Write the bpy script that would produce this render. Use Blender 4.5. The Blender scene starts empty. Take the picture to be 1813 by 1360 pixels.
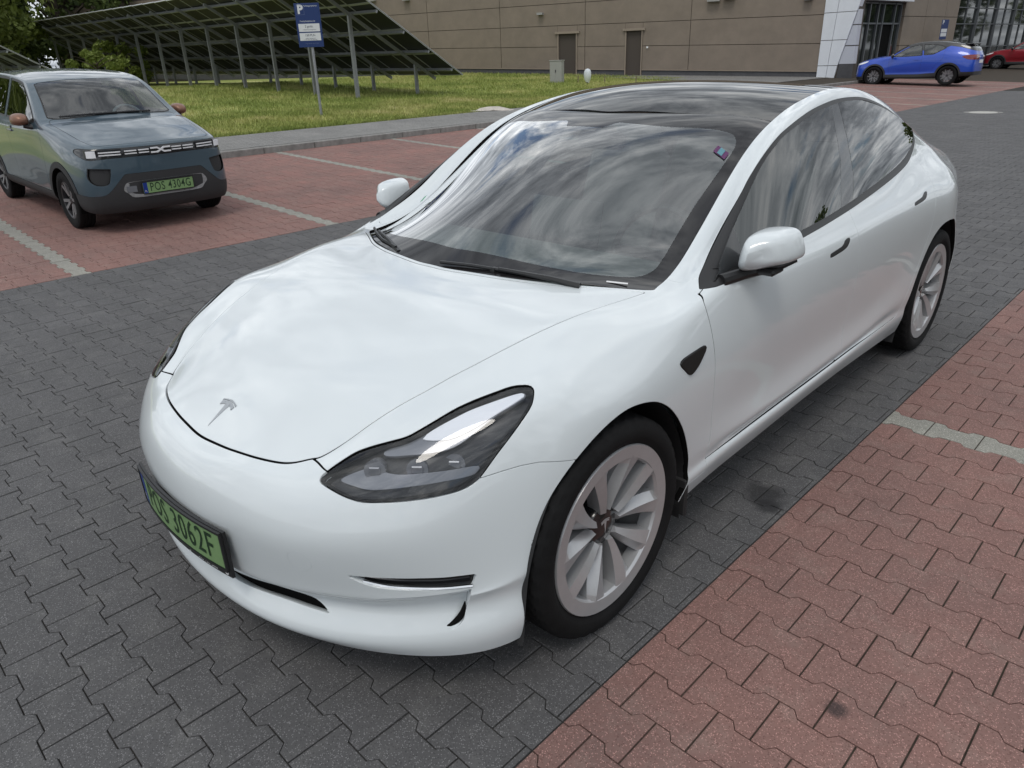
# A parking lot with a white electric saloon, seen from above its front corner.
import bpy, math, random
import numpy as np
from mathutils import Matrix, Vector

random.seed(7); RNG = np.random.default_rng(7)
scene = bpy.context.scene
COL = scene.collection

# ---------------------------------------------------------------- camera
cam_d = bpy.data.cameras.new('camera'); cam = bpy.data.objects.new('camera', cam_d); COL.objects.link(cam)
CAM_R = np.array([[0.7122231, 0.701235, -0.0317462], [0.2689823, -0.3144118, -0.9103811], [-0.6483725, 0.6398553, -0.4125511]])
CAM_C = np.array([0.793916, -1.220361, 1.559954])
m = Matrix.Identity(4)
for i in range(3):
    m[i][0] = CAM_R[0][i]; m[i][1] = -CAM_R[1][i]; m[i][2] = -CAM_R[2][i]; m[i][3] = CAM_C[i]
cam.matrix_world = m
cam_d.sensor_fit = 'HORIZONTAL'; cam_d.sensor_width = 36.0; cam_d.lens = 1270.036 / 1813 * 36.0
cam_d.clip_start = .02; cam_d.clip_end = 2000
scene.camera = cam

# ---------------------------------------------------------------- sky: broken cloud in front of a daylight sky
SUN_EL, SUN_AZ = math.radians(62), math.radians(-58)      # azimuth measured from +x towards +y
world = bpy.data.worlds.new('World'); scene.world = world; world.use_nodes = True
nt = world.node_tree; nt.nodes.clear()
def wn(t, **k):
    n = nt.nodes.new(t)
    for a, b in k.items(): setattr(n, a, b)
    return n
def wmath(op, a, b=None, clamp=False):
    n = wn('ShaderNodeMath', operation=op, use_clamp=clamp)
    for i, v in enumerate((a, b)):
        if v is None: continue
        if isinstance(v, (int, float)): n.inputs[i].default_value = v
        else: nt.links.new(v, n.inputs[i])
    return n.outputs[0]
w_out = wn('ShaderNodeOutputWorld'); w_bg = wn('ShaderNodeBackground'); w_bg.inputs['Strength'].default_value = .12
sky = wn('ShaderNodeTexSky', sky_type='NISHITA', sun_disc=False, sun_elevation=SUN_EL, sun_rotation=math.pi / 2 - SUN_AZ)
sky.air_density = 1.0; sky.dust_density = 1.5; sky.ozone_density = 1.5
tc = wn('ShaderNodeTexCoord'); sep = wn('ShaderNodeSeparateXYZ'); nt.links.new(tc.outputs['Generated'], sep.inputs[0])
zz = wmath('ADD', wmath('MAXIMUM', sep.outputs[2], 0.0), .22)
cmb = wn('ShaderNodeCombineXYZ')
nt.links.new(wmath('DIVIDE', sep.outputs[0], zz), cmb.inputs[0]); nt.links.new(wmath('DIVIDE', sep.outputs[1], zz), cmb.inputs[1])
def wnoise(scale, detail, rough, off):
    mp = wn('ShaderNodeMapping'); mp.inputs['Location'].default_value = off; mp.inputs['Rotation'].default_value = (0, 0, .6); mp.inputs['Scale'].default_value = (1.0, 1.7, 1)
    nt.links.new(cmb.outputs[0], mp.inputs[0])
    n = wn('ShaderNodeTexNoise'); n.inputs['Scale'].default_value = scale; n.inputs['Detail'].default_value = detail; n.inputs['Roughness'].default_value = rough
    n.inputs['Distortion'].default_value = .35
    nt.links.new(mp.outputs[0], n.inputs[0]); return n.outputs[0]
def wramp(fac, stops):
    r = wn('ShaderNodeValToRGB'); r.color_ramp.elements[0].position = stops[0][0]; r.color_ramp.elements[0].color = stops[0][1]
    r.color_ramp.elements[1].position = stops[-1][0]; r.color_ramp.elements[1].color = stops[-1][1]
    for p_, c_ in stops[1:-1]:
        e = r.color_ramp.elements.new(p_); e.color = c_
    nt.links.new(fac, r.inputs[0]); return r.outputs[0]
cover = wramp(wnoise(1.7, 9, .62, (3.1, 1.7, 0)), [(.33, (0, 0, 0, 1)), (.44, (1, 1, 1, 1))])
shade = wramp(wnoise(3.2, 9, .64, (8.2, 4.4, 2)), [(.30, (2.0, 2.2, 2.5, 1)), (.45, (5.0, 5.35, 5.8, 1)), (.56, (8.6, 9.0, 9.4, 1)), (.70, (14.0, 14.2, 14.2, 1))])
mixc = wn('ShaderNodeMix', data_type='RGBA')
nt.links.new(cover, mixc.inputs['Factor']); nt.links.new(sky.outputs[0], mixc.inputs['A']); nt.links.new(shade, mixc.inputs['B'])
nt.links.new(mixc.outputs['Result'], w_bg.inputs['Color']); nt.links.new(w_bg.outputs[0], w_out.inputs['Surface'])

# ---------------------------------------------------------------- sun behind thin cloud
sun_d = bpy.data.lights.new('sun', 'SUN'); sun_d.energy = 1.0; sun_d.angle = math.radians(20); sun_d.color = (1.0, .95, .88)
sun = bpy.data.objects.new('sun', sun_d); COL.objects.link(sun)
sd = Vector((math.cos(SUN_EL) * math.cos(SUN_AZ), math.cos(SUN_EL) * math.sin(SUN_AZ), math.sin(SUN_EL)))
sun.rotation_euler = sd.to_track_quat('Z', 'Y').to_euler(); sun.location = sd * 40

# ---------------------------------------------------------------- picture
scene.render.engine = 'CYCLES'
vs = scene.view_settings; vs.view_transform = 'Standard'; vs.look = 'None'; vs.exposure = 0.0; vs.gamma = 1.0; vs.use_curve_mapping = False
scene.cycles.use_denoising = True; scene.cycles.max_bounces = 8; scene.cycles.transparent_max_bounces = 24
scene.cycles.caustics_reflective = False; scene.cycles.caustics_refractive = False; scene.cycles.sample_clamp_indirect = 6.0


# ---------------------------------------------------------------- materials
MATS = {}
def mat(name, color=(.5, .5, .5), rough=.5, metal=0.0, spec=.5, coat=0.0, coat_rough=.03, vary=0.0, vscale=20.0, bump=0.0, bscale=200.0, emit=None, alpha=None, trans=0.0, ior=1.45):
    """principled material with optional colour mottling and fine relief in object space"""
    if name in MATS: return MATS[name]
    M = bpy.data.materials.new(name); M.use_nodes = True; n = M.node_tree.nodes; l = M.node_tree.links
    b = n['Principled BSDF']; c = (*color, 1) if len(color) == 3 else color
    b.inputs['Base Color'].default_value = c; b.inputs['Roughness'].default_value = rough; b.inputs['Metallic'].default_value = metal
    b.inputs['Specular IOR Level'].default_value = spec; b.inputs['Coat Weight'].default_value = coat; b.inputs['Coat Roughness'].default_value = coat_rough
    b.inputs['Transmission Weight'].default_value = trans; b.inputs['IOR'].default_value = ior
    if emit: b.inputs['Emission Color'].default_value = (*emit[:3], 1); b.inputs['Emission Strength'].default_value = emit[3]
    if vary or bump:
        tc = n.new('ShaderNodeTexCoord')
    if vary:
        nz = n.new('ShaderNodeTexNoise'); nz.inputs['Scale'].default_value = vscale; nz.inputs['Detail'].default_value = 6; nz.inputs['Roughness'].default_value = .65
        l.new(tc.outputs['Object'], nz.inputs[0])
        mp = n.new('ShaderNodeMapRange'); mp.inputs[1].default_value = .3; mp.inputs[2].default_value = .7; mp.inputs[3].default_value = 1 - vary; mp.inputs[4].default_value = 1 + vary
        l.new(nz.outputs[0], mp.inputs[0])
        mx = n.new('ShaderNodeVectorMath'); mx.operation = 'SCALE'; mx.inputs[0].default_value = c[:3]; l.new(mp.outputs[0], mx.inputs['Scale'])
        l.new(mx.outputs[0], b.inputs['Base Color'])
    if bump:
        nb = n.new('ShaderNodeTexNoise'); nb.inputs['Scale'].default_value = bscale; nb.inputs['Detail'].default_value = 4
        l.new(tc.outputs['Object'], nb.inputs[0])
        bp = n.new('ShaderNodeBump'); bp.inputs['Strength'].default_value = bump; bp.inputs['Distance'].default_value = .004
        l.new(nb.outputs[0], bp.inputs['Height']); l.new(bp.outputs[0], b.inputs['Normal'])
    MATS[name] = M; return M


def glass_mat(name, tint=(.35, .42, .40), rough=.0, refl=1.0):
    """a thin tinted pane: sees through with a tint, mirrors by Fresnel"""
    if name in MATS: return MATS[name]
    M = bpy.data.materials.new(name); M.use_nodes = True; n = M.node_tree.nodes; l = M.node_tree.links; n.clear()
    o = n.new('ShaderNodeOutputMaterial'); t = n.new('ShaderNodeBsdfTransparent'); t.inputs[0].default_value = (*tint, 1)
    g = n.new('ShaderNodeBsdfGlossy'); g.inputs['Roughness'].default_value = rough; g.inputs[0].default_value = (1, 1, 1, 1)
    ge = n.new('ShaderNodeNewGeometry'); dt = n.new('ShaderNodeVectorMath'); dt.operation = 'DOT_PRODUCT'; l.new(ge.outputs['Normal'], dt.inputs[0]); l.new(ge.outputs['Incoming'], dt.inputs[1])
    def mt(op, a, b=None):
        q = n.new('ShaderNodeMath'); q.operation = op; q.use_clamp = True
        for i, v in enumerate((a, b)):
            if v is None: continue
            if isinstance(v, (int, float)): q.inputs[i].default_value = v
            else: l.new(v, q.inputs[i])
        return q.outputs[0]
    # Schlick reflectance of both faces of the pane, the same from inside and outside
    sch = mt('ADD', mt('MULTIPLY', mt('POWER', mt('SUBTRACT', 1.0, mt('ABSOLUTE', dt.outputs['Value'])), 5.0), .93), .07)
    f = n.new('ShaderNodeMath'); f.operation = 'MULTIPLY'; f.use_clamp = True; f.inputs[1].default_value = 1.25 * refl; l.new(sch, f.inputs[0])
    mx = n.new('ShaderNodeMixShader'); l.new(f.outputs[0], mx.inputs[0]); l.new(t.outputs[0], mx.inputs[1]); l.new(g.outputs[0], mx.inputs[2])
    l.new(mx.outputs[0], o.inputs[0]); MATS[name] = M; return M


# ---------------------------------------------------------------- objects
def link(o, parent=None):
    COL.objects.link(o)
    if parent is not None: o.parent = parent
    return o


def tag(o, label=None, cat=None, group=None, kind=None):
    if label: o['label'] = label
    if cat: o['category'] = cat
    if group: o['group'] = group
    if kind: o['kind'] = kind
    return o


def empty(name, loc=(0, 0, 0), rz=0.0, label=None, cat=None, group=None):
    o = bpy.data.objects.new(name, None); o.empty_display_size = .2; o.location = loc; o.rotation_euler = (0, 0, rz); COL.objects.link(o)
    return tag(o, label, cat, group)


def mesh_np(name, V, F, N=None, smooth=False):
    me = bpy.data.meshes.new(name)
    V = np.asarray(V, np.float32)
    if isinstance(F, np.ndarray) and F.ndim == 2:
        k = F.shape[1]; me.vertices.add(len(V)); me.vertices.foreach_set('co', V.ravel())
        me.loops.add(F.size); me.loops.foreach_set('vertex_index', F.astype(np.int32).ravel())
        me.polygons.add(len(F)); me.polygons.foreach_set('loop_start', np.arange(0, F.size, k, dtype=np.int32)); me.polygons.foreach_set('loop_total', np.full(len(F), k, np.int32))
        me.update(calc_edges=True)
    else:
        me.from_pydata([tuple(map(float, v)) for v in V], [], [tuple(int(i) for i in f) for f in F]); me.update()
    if smooth or N is not None:
        me.polygons.foreach_set('use_smooth', np.ones(len(me.polygons), bool))
    if N is not None:
        me.normals_split_custom_set_from_vertices(np.asarray(N, np.float32))
    return me


def obj(name, me, material=None, parent=None, loc=None, rot=None):
    o = bpy.data.objects.new(name, me)
    if material is not None and len(me.materials) == 0: me.materials.append(material)
    link(o, parent)
    if loc is not None: o.location = loc
    if rot is not None: o.rotation_euler = rot
    return o


def copy_tree(o, parent=None):
    c = o.copy(); COL.objects.link(c); c.parent = parent
    if parent is not None: c.matrix_parent_inverse = o.matrix_parent_inverse
    for ch in o.children: copy_tree(ch, c)
    return c


class MB:
    """collects simple solids into one mesh"""
    def __init__(s): s.V = []; s.F = []
    def add(s, V, F):
        o = len(s.V); s.V += [tuple(v) for v in V]; s.F += [tuple(i + o for i in f) for f in F]; return s
    def box(s, c, d, R=None, bev=0.0):
        hx, hy, hz = d[0] / 2, d[1] / 2, d[2] / 2
        if bev <= 0:
            P = [(x, y, z) for x in (-hx, hx) for y in (-hy, hy) for z in (-hz, hz)]
            F = [(0, 1, 3, 2), (4, 6, 7, 5), (0, 4, 5, 1), (2, 3, 7, 6), (0, 2, 6, 4), (1, 5, 7, 3)]
        else:
            b = min(bev, hx * .9, hy * .9, hz * .9); P = []; F = []
            for sx in (-1, 1):
                for sy in (-1, 1):
                    for sz in (-1, 1):
                        P += [(sx * hx, sy * (hy - b), sz * (hz - b)), (sx * (hx - b), sy * hy, sz * (hz - b)), (sx * (hx - b), sy * (hy - b), sz * hz)]
            I = lambda sx, sy, sz, k: (((sx > 0) * 4 + (sy > 0) * 2 + (sz > 0)) * 3 + k)
            quad = lambda L: F.append(tuple(L))
            for sg in (-1, 1):
                for ax in range(3):
                    o1, o2 = [a for a in range(3) if a != ax]; L = []
                    for u, v in ((-1, -1), (1, -1), (1, 1), (-1, 1)):
                        t = [0, 0, 0]; t[ax] = sg; t[o1] = u; t[o2] = v; L.append(I(*t, ax))
                    quad(L)
            for ax in range(3):
                o1, o2 = [a for a in range(3) if a != ax]
                for u in (-1, 1):
                    for v in (-1, 1):
                        L = []
                        for w, kk in ((-1, (o1, o2)), (1, (o2, o1))):
                            t = [0, 0, 0]; t[ax] = w; t[o1] = u; t[o2] = v
                            L += [I(*t, kk[0]), I(*t, kk[1])]
                        quad(L)
            for sx in (-1, 1):
                for sy in (-1, 1):
                    for sz in (-1, 1): F.append((I(sx, sy, sz, 0), I(sx, sy, sz, 1), I(sx, sy, sz, 2)))
        P = np.array(P)
        if R is not None: P = P @ np.asarray(R).T
        return s.add(P + np.array(c), F)
    def bar(s, a, b, w, h=None, up=(0, 0, 1)):
        a, b = np.array(a, float), np.array(b, float); d = b - a; L = np.linalg.norm(d); d /= L
        u = np.array(up, float)
        if abs(u @ d) > .98: u = np.array((1., 0, 0))
        y = np.cross(u, d); y /= np.linalg.norm(y); z = np.cross(d, y)
        return s.box((a + b) / 2, (L, w, h or w), np.stack([d, y, z], 1))
    def tube(s, pts, r, n=8, caps=True):
        pts = [np.array(p, float) for p in pts]; k = len(pts); V = []; F = []
        for i, p in enumerate(pts):
            d = pts[min(i + 1, k - 1)] - pts[max(i - 1, 0)]; d /= np.linalg.norm(d)
            u = np.array((0, 0, 1.)) if abs(d[2]) < .9 else np.array((1., 0, 0))
            y = np.cross(u, d); y /= np.linalg.norm(y); z = np.cross(d, y)
            rr = r[i] if hasattr(r, '__len__') else r
            V += [p + rr * (math.cos(2 * math.pi * j / n) * y + math.sin(2 * math.pi * j / n) * z) for j in range(n)]
        for i in range(k - 1):
            for j in range(n): F.append((i * n + j, i * n + (j + 1) % n, (i + 1) * n + (j + 1) % n, (i + 1) * n + j))
        if caps: F += [tuple(range(n - 1, -1, -1)), tuple((k - 1) * n + j for j in range(n))]
        return s.add(V, F)
    def prism(s, poly, fn0, fn1):
        """poly of 2D points lifted by fn0 and fn1 to two caps"""
        n = len(poly); V = [fn0(p) for p in poly] + [fn1(p) for p in poly]
        F = [tuple(range(n - 1, -1, -1)), tuple(range(n, 2 * n))] + [(i, (i + 1) % n, n + (i + 1) % n, n + i) for i in range(n)]
        return s.add(V, F)
    def lathe(s, prof, n=32, axis='y'):
        """prof: (radius, along) pairs turned round the y axis"""
        V = []; F = []; k = len(prof)
        for j in range(n):
            a = 2 * math.pi * j / n
            for r, y in prof: V.append((r * math.cos(a), y, r * math.sin(a)))
        for j in range(n):
            for i in range(k - 1): F.append((j * k + i, j * k + i + 1, ((j + 1) % n) * k + i + 1, ((j + 1) % n) * k + i))
        if axis == 'z': V = [(x, z, y) for x, y, z in V]; F = [f[::-1] for f in F]
        if axis == 'x': V = [(y, x, z) for x, y, z in V]; F = [f[::-1] for f in F]
        return s.add(V, F)
    def mesh(s, name, smooth=False, sharp=35.0):
        me = mesh_np(name, s.V, s.F)
        if smooth:
            me.polygons.foreach_set('use_smooth', np.ones(len(me.polygons), bool))
            try: me.set_sharp_from_angle(angle=math.radians(sharp))
            except Exception: pass
        return me
    def build(s, name, material, parent=None, smooth=False, sharp=35.0, loc=None, rot=None):
        return obj(name, s.mesh(name, smooth, sharp), material, parent, loc, rot)


FONT = None
def text_mesh(name, txt, size=1.0, extrude=.0, align='CENTER', bold=0.0, spacing=1.0):
    """lettering from the built-in font turned into a mesh in the XY plane"""
    cu = bpy.data.curves.new(name, 'FONT'); cu.body = txt; cu.size = size; cu.extrude = extrude; cu.align_x = align; cu.align_y = 'CENTER'; cu.offset = bold; cu.space_character = spacing
    cu.resolution_u = 4
    o = bpy.data.objects.new(name, cu); COL.objects.link(o)
    bpy.context.view_layer.update()
    me = bpy.data.meshes.new_from_object(o.evaluated_get(bpy.context.evaluated_depsgraph_get()))
    bpy.data.objects.remove(o); bpy.data.curves.remove(cu); me.materials.clear(); me.name = name
    import bmesh
    bm = bmesh.new(); bm.from_mesh(me); bmesh.ops.triangulate(bm, faces=bm.faces[:]); bm.to_mesh(me); bm.free()
    return me


# ---------------------------------------------------------------- ground: the lane is a shallow valley, the bays on the left rise gently
CW, CR = .19741, .13814                     # paver pitch along a row (x) and from row to row (y)
VALLEY, SLOPE = -5.9, .036
X_RED_R, X_RED_L, X_KERB, X_PATH, X_LAWN = -.078, -6.03, -11.42, -11.58, -13.40
def gz(x): return max(0.0, -SLOPE * (max(x, -30.0) - VALLEY))
def gzv(x): return np.maximum(0.0, -SLOPE * (np.maximum(x, -30.0) - VALLEY))


def paver_mat(name, col, dark, speck, stains=()):
    """dyed concrete: per-stone tone, aggregate specks, grime"""
    M = bpy.data.materials.new(name); M.use_nodes = True; n = M.node_tree.nodes; l = M.node_tree.links; b = n['Principled BSDF']
    geo = n.new('ShaderNodeNewGeometry'); tc = n.new('ShaderNodeTexCoord')
    def nz(scale, det, src=geo.outputs['Position']):
        t = n.new('ShaderNodeTexNoise'); t.inputs['Scale'].default_value = scale; t.inputs['Detail'].default_value = det; t.inputs['Roughness'].default_value = .65; l.new(src, t.inputs[0]); return t.outputs[0]
    def rng(x, a, b_, c, d):
        t = n.new('ShaderNodeMapRange'); l.new(x, t.inputs[0])
        for i, v in enumerate((a, b_, c, d)): t.inputs[i + 1].default_value = v
        return t.outputs[0]
    def mth(op, x, y):
        t = n.new('ShaderNodeMath'); t.operation = op
        for i, v in enumerate((x, y)):
            if isinstance(v, (int, float)): t.inputs[i].default_value = v
            else: l.new(v, t.inputs[i])
        return t.outputs[0]
    def mix(f, a, c):
        t = n.new('ShaderNodeMix'); t.data_type = 'RGBA'
        if isinstance(f, float): t.inputs['Factor'].default_value = f
        else: l.new(f, t.inputs['Factor'])
        for k, v in (('A', a), ('B', c)):
            if isinstance(v, tuple): t.inputs[k].default_value = (*v, 1)
            else: l.new(v, t.inputs[k])
        return t.outputs['Result']
    tone = rng(geo.outputs['Random Per Island'], 0, 1, .0, 1.0)
    c0 = mix(tone, col, dark)
    grime = rng(nz(1.1, 5), .35, .68, 0.0, .75)
    c1 = mix(grime, c0, tuple(.55 * (.5 * x + .5 * np.mean(col)) for x in col))
    fine = nz(75.0, 3); c1b = mix(rng(fine, .3, .7, 0.0, .5), c1, tuple(x * .62 for x in col))
    dust = rng(nz(7.0, 6), .5, .75, 0.0, .5); c2 = mix(dust, c1b, speck)
    vo = n.new('ShaderNodeTexVoronoi'); vo.inputs['Scale'].default_value = 330.0; l.new(geo.outputs['Position'], vo.inputs[0])
    sep = n.new('ShaderNodeSeparateColor'); l.new(vo.outputs['Color'], sep.inputs[0])
    spot = mth('MULTIPLY', mth('GREATER_THAN', sep.outputs[0], .86), mth('LESS_THAN', vo.outputs['Distance'], .55))
    c3 = mix(mth('MULTIPLY', spot, .34), c2, tuple(min(1, x * 2.6 + .09) for x in col))
    spot2 = mth('MULTIPLY', mth('GREATER_THAN', sep.outputs[1], .9), .6)
    c4 = mix(spot2, c3, tuple(x * .35 for x in col))
    for (sx_, sy_, sr_) in stains:                     # oily spots with ragged edges
        d_ = n.new('ShaderNodeVectorMath'); d_.operation = 'DISTANCE'; l.new(geo.outputs['Position'], d_.inputs[0]); d_.inputs[1].default_value = (sx_, sy_, 0)
        c4 = mix(rng(mth('ADD', d_.outputs['Value'], mth('MULTIPLY', nz(14.0, 4), sr_ * 1.2)), sr_ * 1.15, sr_ * 1.75, .75, 0.0), c4, (.018, .018, .020))
    l.new(c4, b.inputs['Base Color'])
    b.inputs['Roughness'].default_value = .82; b.inputs['Specular IOR Level'].default_value = .35
    bp = n.new('ShaderNodeBump'); bp.inputs['Strength'].default_value = .55; bp.inputs['Distance'].default_value = .0015
    l.new(mth('ADD', nz(420.0, 2), mth('MULTIPLY', vo.outputs['Distance'], .5)), bp.inputs['Height']); l.new(bp.outputs[0], b.inputs['Normal'])
    return M
M_GREY = paver_mat('grey_paver', (.124, .122, .125), (.098, .096, .098), (.160, .157, .152), stains=((-.19, 1.10, .085), (-.14, 1.03, .05)))
M_RED = paver_mat('red_paver', (.295, .152, .130), (.232, .142, .122), (.265, .195, .168), stains=((.415, .295, .03),))
M_PALE = paver_mat('pale_paver', (.33, .32, .28), (.30, .295, .26), (.37, .36, .32))
M_SAND = mat('joint_sand', (.062, .052, .042), .95, spec=.2, vary=.35, vscale=35, bump=.6, bscale=300)
M_SANDG = mat('joint_sand_grey', (.045, .043, .040), .95, spec=.2, vary=.35, vscale=35, bump=.6, bscale=300)
M_SOIL = mat('soil', (.10, .11, .045), .95, spec=.1, vary=.4, vscale=2)


def wave(x, r):
    """edge between row r and row r+1 at x"""
    ph = ((x / CW - .5 * (r % 2)) + .25) % 1.0          # 0..0.5 near the joints of row r
    d = .0115; k = .09
    t = ph * 2                                          # 0..1 wide part, 1..2 narrow part
    def sm(a): return max(-1.0, min(1.0, a / k))
    if t < 1: s = min(sm(t), sm(1 - t))
    else: s = -min(sm(t - 1), sm(2 - t))
    return (r + .5) * CR + d * s


WB = [-.25 + k for k in (0, .045, .455, .5, .545, .955)]   # break points of the wave within one period, in pitches
def paver_poly(i, r, g=.0024):
    """outline (world x,y) of the stone right of joint i in row r"""
    x0 = (i + .5 * (r % 2)) * CW; x1 = x0 + CW
    xs = [x0 + g]
    for k in (.205, .25, .295, .705, .75, .795): xs.append(x0 + k * CW)
    xs.append(x1 - g)
    lo = [(x, wave(x, r - 1) + g * .8) for x in xs]; hi = [(x, wave(x, r) - g * .8) for x in xs]
    return lo + hi[::-1]


def clip_x(poly, xc, keep):
    out = []; n = len(poly)
    for k in range(n):
        a, b = poly[k], poly[(k + 1) % n]
        ia, ib = keep * (a[0] - xc) >= 0, keep * (b[0] - xc) >= 0
        if ia: out.append(a)
        if ia != ib:
            t = (xc - a[0]) / (b[0] - a[0]); out.append((xc, a[1] + t * (b[1] - a[1])))
    return out


def paver_solid(poly, cx=0.0, cy=0.0, h=.014, bev=.0026, drop=.0013):
    """bevelled stone: ring at the foot, ring below the bevel, top face"""
    P = np.array(poly) - (cx, cy); c = P.mean(0); n = len(P)
    d = P - c; L = np.linalg.norm(d, axis=1)[:, None]; inn = P - d / L * bev * 1.3
    V = np.vstack([np.c_[P, np.full(n, -h)], np.c_[P, np.full(n, -drop)], np.c_[inn, np.zeros(n)]])
    F = []
    for k in range(n):
        j = (k + 1) % n
        F.append((k, j, n + j, n + k)); F.append((n + k, n + j, 2 * n + j, 2 * n + k))
    F.append(tuple(range(2 * n, 3 * n)))
    return V, F


def cam_px(X):
    Y = (np.asarray(X, float) - CAM_C) @ CAM_R.T
    z = np.maximum(Y[..., 2], 1e-3); f = cam_d.lens / 36 * 1813
    return Y[..., 0] / z * f + 906.5, Y[..., 1] / z * f + 680, Y[..., 2]


def lay_field(parent, x_lo, x_hi, y_lo, y_hi, mats, stripes=(), stripe_mat=None, singles=300, skip=None, name='paver'):
    """all stones of a field: those that show largest are objects of their own, the rest one joined mesh"""
    r0, r1 = int(y_lo / CR), int(y_hi / CR); items = []
    for r in range(r0, r1 + 1):
        for i in range(int(x_lo / CW) - 2, int(x_hi / CW) + 2):
            xa = (i + .5 * (r % 2)) * CW; xb = xa + CW
            if xb < x_lo + .012 or xa > x_hi - .012: continue
            cx, cy = (max(xa, x_lo) + min(xb, x_hi)) / 2, r * CR
            u, v, dep = cam_px((cx, cy, gz(cx)))
            if dep < .3 or not (-130 < u < 1950 and 60 < v < 1500): continue
            items.append((dep, i, r, xa < x_lo, xb > x_hi, cx, cy, 0 <= u <= 1813 and 0 <= v <= 1360))
    hid = lambda it: skip is not None and skip(it[5], it[6])
    items.sort(key=lambda t: (hid(t) or not t[7], t[0]))
    joined = {}; full = {}; count = 0
    for it in items:
        dep, i, r, cl, ch, cx, cy, vis = it
        poly = paver_poly(i, r)
        if cl: poly = clip_x(poly, x_lo + .0025, 1)
        if ch: poly = clip_x(poly, x_hi - .0025, -1)
        if len(poly) < 3: continue
        is_st = r in stripes; mt = stripe_mat if is_st else mats
        zz = gz(cx) + random.gauss(0, .0007); ty = random.gauss(0, .004)
        tx = math.atan(SLOPE) if cx < VALLEY else 0.0
        if count < singles and vis and not hid(it):
            count += 1
            if not (cl or ch):
                key = (r % 2, is_st)
                if key not in full:
                    V, F = paver_solid(poly, cx, cy); full[key] = mesh_np(name, V, F); full[key].materials.append(mt)
                me = full[key]
            else:
                V, F = paver_solid(poly, cx, cy); me = mesh_np(name, V, F); me.materials.append(mt)
            obj(name, me, None, parent, (cx, cy, zz), (random.gauss(0, .004), tx + ty, 0))
        else:
            V, F = paver_solid(poly, cx, cy)
            V[:, 2] += zz - (V[:, 0] * math.tan(tx + ty)); V[:, 0] += cx; V[:, 1] += cy
            joined.setdefault(is_st, MB()).add(V, F)
    for is_st, mb in joined.items():
        o = obj('paver_field' if not is_st else 'pale_paver_field', mb.mesh('paver_field'), stripe_mat if is_st else mats, parent); o['kind'] = 'stuff'


def sheet(name, xs, ys, dz, material, parent=None, kind='structure'):
    V = []; F = []
    for x in xs:
        for y in ys: V.append((x, y, gz(x) + dz))
    ny = len(ys)
    for a in range(len(xs) - 1):
        for b in range(ny - 1): F.append((a * ny + b, (a + 1) * ny + b, (a + 1) * ny + b + 1, a * ny + b + 1))
    o = obj(name, mesh_np(name, V, F), material, parent)
    if kind: o['kind'] = kind
    return o

M_EARTH = mat('far_ground', (.105, .103, .10), .95, spec=.1, vary=.3, vscale=.35)
sheet('ground', [-400, -120, -60, -30, -16, -13.4, -11.4, VALLEY, 0, 12, 40, 120, 400], [-300, -60, -10, 0, 10, 30, 60, 140, 500], -.05, M_EARTH)
road = sheet('road', [X_RED_L, VALLEY, -3, -1, X_RED_R], [-40, -12, 0, 10, 60], -.0065, M_SANDG)
bay_r = sheet('parking_bay', [X_RED_R, 2, 6], [-40, -12, 0, 10, 60], -.0065, M_SAND)
bay_l = sheet('parking_bay', [X_KERB, -8.5, X_RED_L], [-40, -12, 0, 10, 60], -.0065, M_SAND)
def under_car(x, y): return -1.85 < x < -.35 and -.55 < y < 3.7
lay_field(road, X_RED_L, X_RED_R, -6, 30, M_GREY, skip=under_car)
lay_field(bay_r, X_RED_R, 5.2, -2.5, 16, M_RED, stripes=(15, 34, 53), stripe_mat=M_PALE)
lay_field(bay_l, X_KERB, X_RED_L, -3.5, 36, M_RED, stripes=(3, 21, 38, 56, 73, 91, 108, 126, 143, 161, 178, 196, 213, 231, 248), stripe_mat=M_PALE)


# ---------------------------------------------------------------- kerb, footway and lawn
M_KERB = mat('kerb_concrete', (.23, .225, .215), .88, spec=.3, vary=.3, vscale=9, bump=.3, bscale=160)
M_PATH = paver_mat('footway_paver', (.25, .245, .235), (.21, .207, .20), (.29, .285, .27))
KZ = .105
kerb = sheet('kerb', [X_PATH, X_KERB], [-12, 40], -.006, M_SAND)
k0 = MB().box((0, 0, 0), ((X_KERB - X_PATH) - .004, .99, .26), None, .012).mesh('kerb_stone'); k0.materials.append(M_KERB)
for j in range(-8, 40):
    obj('kerb_stone', k0, None, kerb, ((X_KERB + X_PATH) / 2, j + .5, gz(X_KERB) + KZ - .13 + random.gauss(0, .002)), (random.gauss(0, .002), random.gauss(0, .006), 0))
footway = sheet('footway', [X_LAWN, X_PATH], [-12, 40], KZ - .012, M_SAND)
fp = {}
items = []
for i in range(0, 9):
    for j in range(-60, 200):
        x = X_PATH - .006 - .1 - i * .2; y = j * .1 + (i % 2) * .05
        u, v, dep = cam_px((x, y, gz(x) + KZ)); items.append((dep, x, y, 0 < u < 1813 and 0 < v < 1360))
V0, F0 = paver_solid([(-.0975, -.0475), (.0975, -.0475), (.0975, .0475), (-.0975, .0475)], h=.02); pm = mesh_np('path_paver', V0, F0); pm.materials.append(M_PATH)
items.sort(key=lambda t: (not t[3], t[0])); mbp = MB(); cnt = 0
for dep, x, y, vis in items:
    if vis and cnt < 300 and not (-4 < y < -1): obj('path_paver', pm, None, footway, (x, y, gz(x) + KZ + random.gauss(0, .001)), (0, math.atan(SLOPE), 0)); cnt += 1
    else: mbp.add(V0 * 1.0 + np.array((x, y, gz(x) + KZ)) - np.c_[np.zeros((len(V0), 2)), V0[:, 0] * SLOPE], F0)
o = mbp.build('path_paver_field', M_PATH, footway); o['kind'] = 'stuff'


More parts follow.
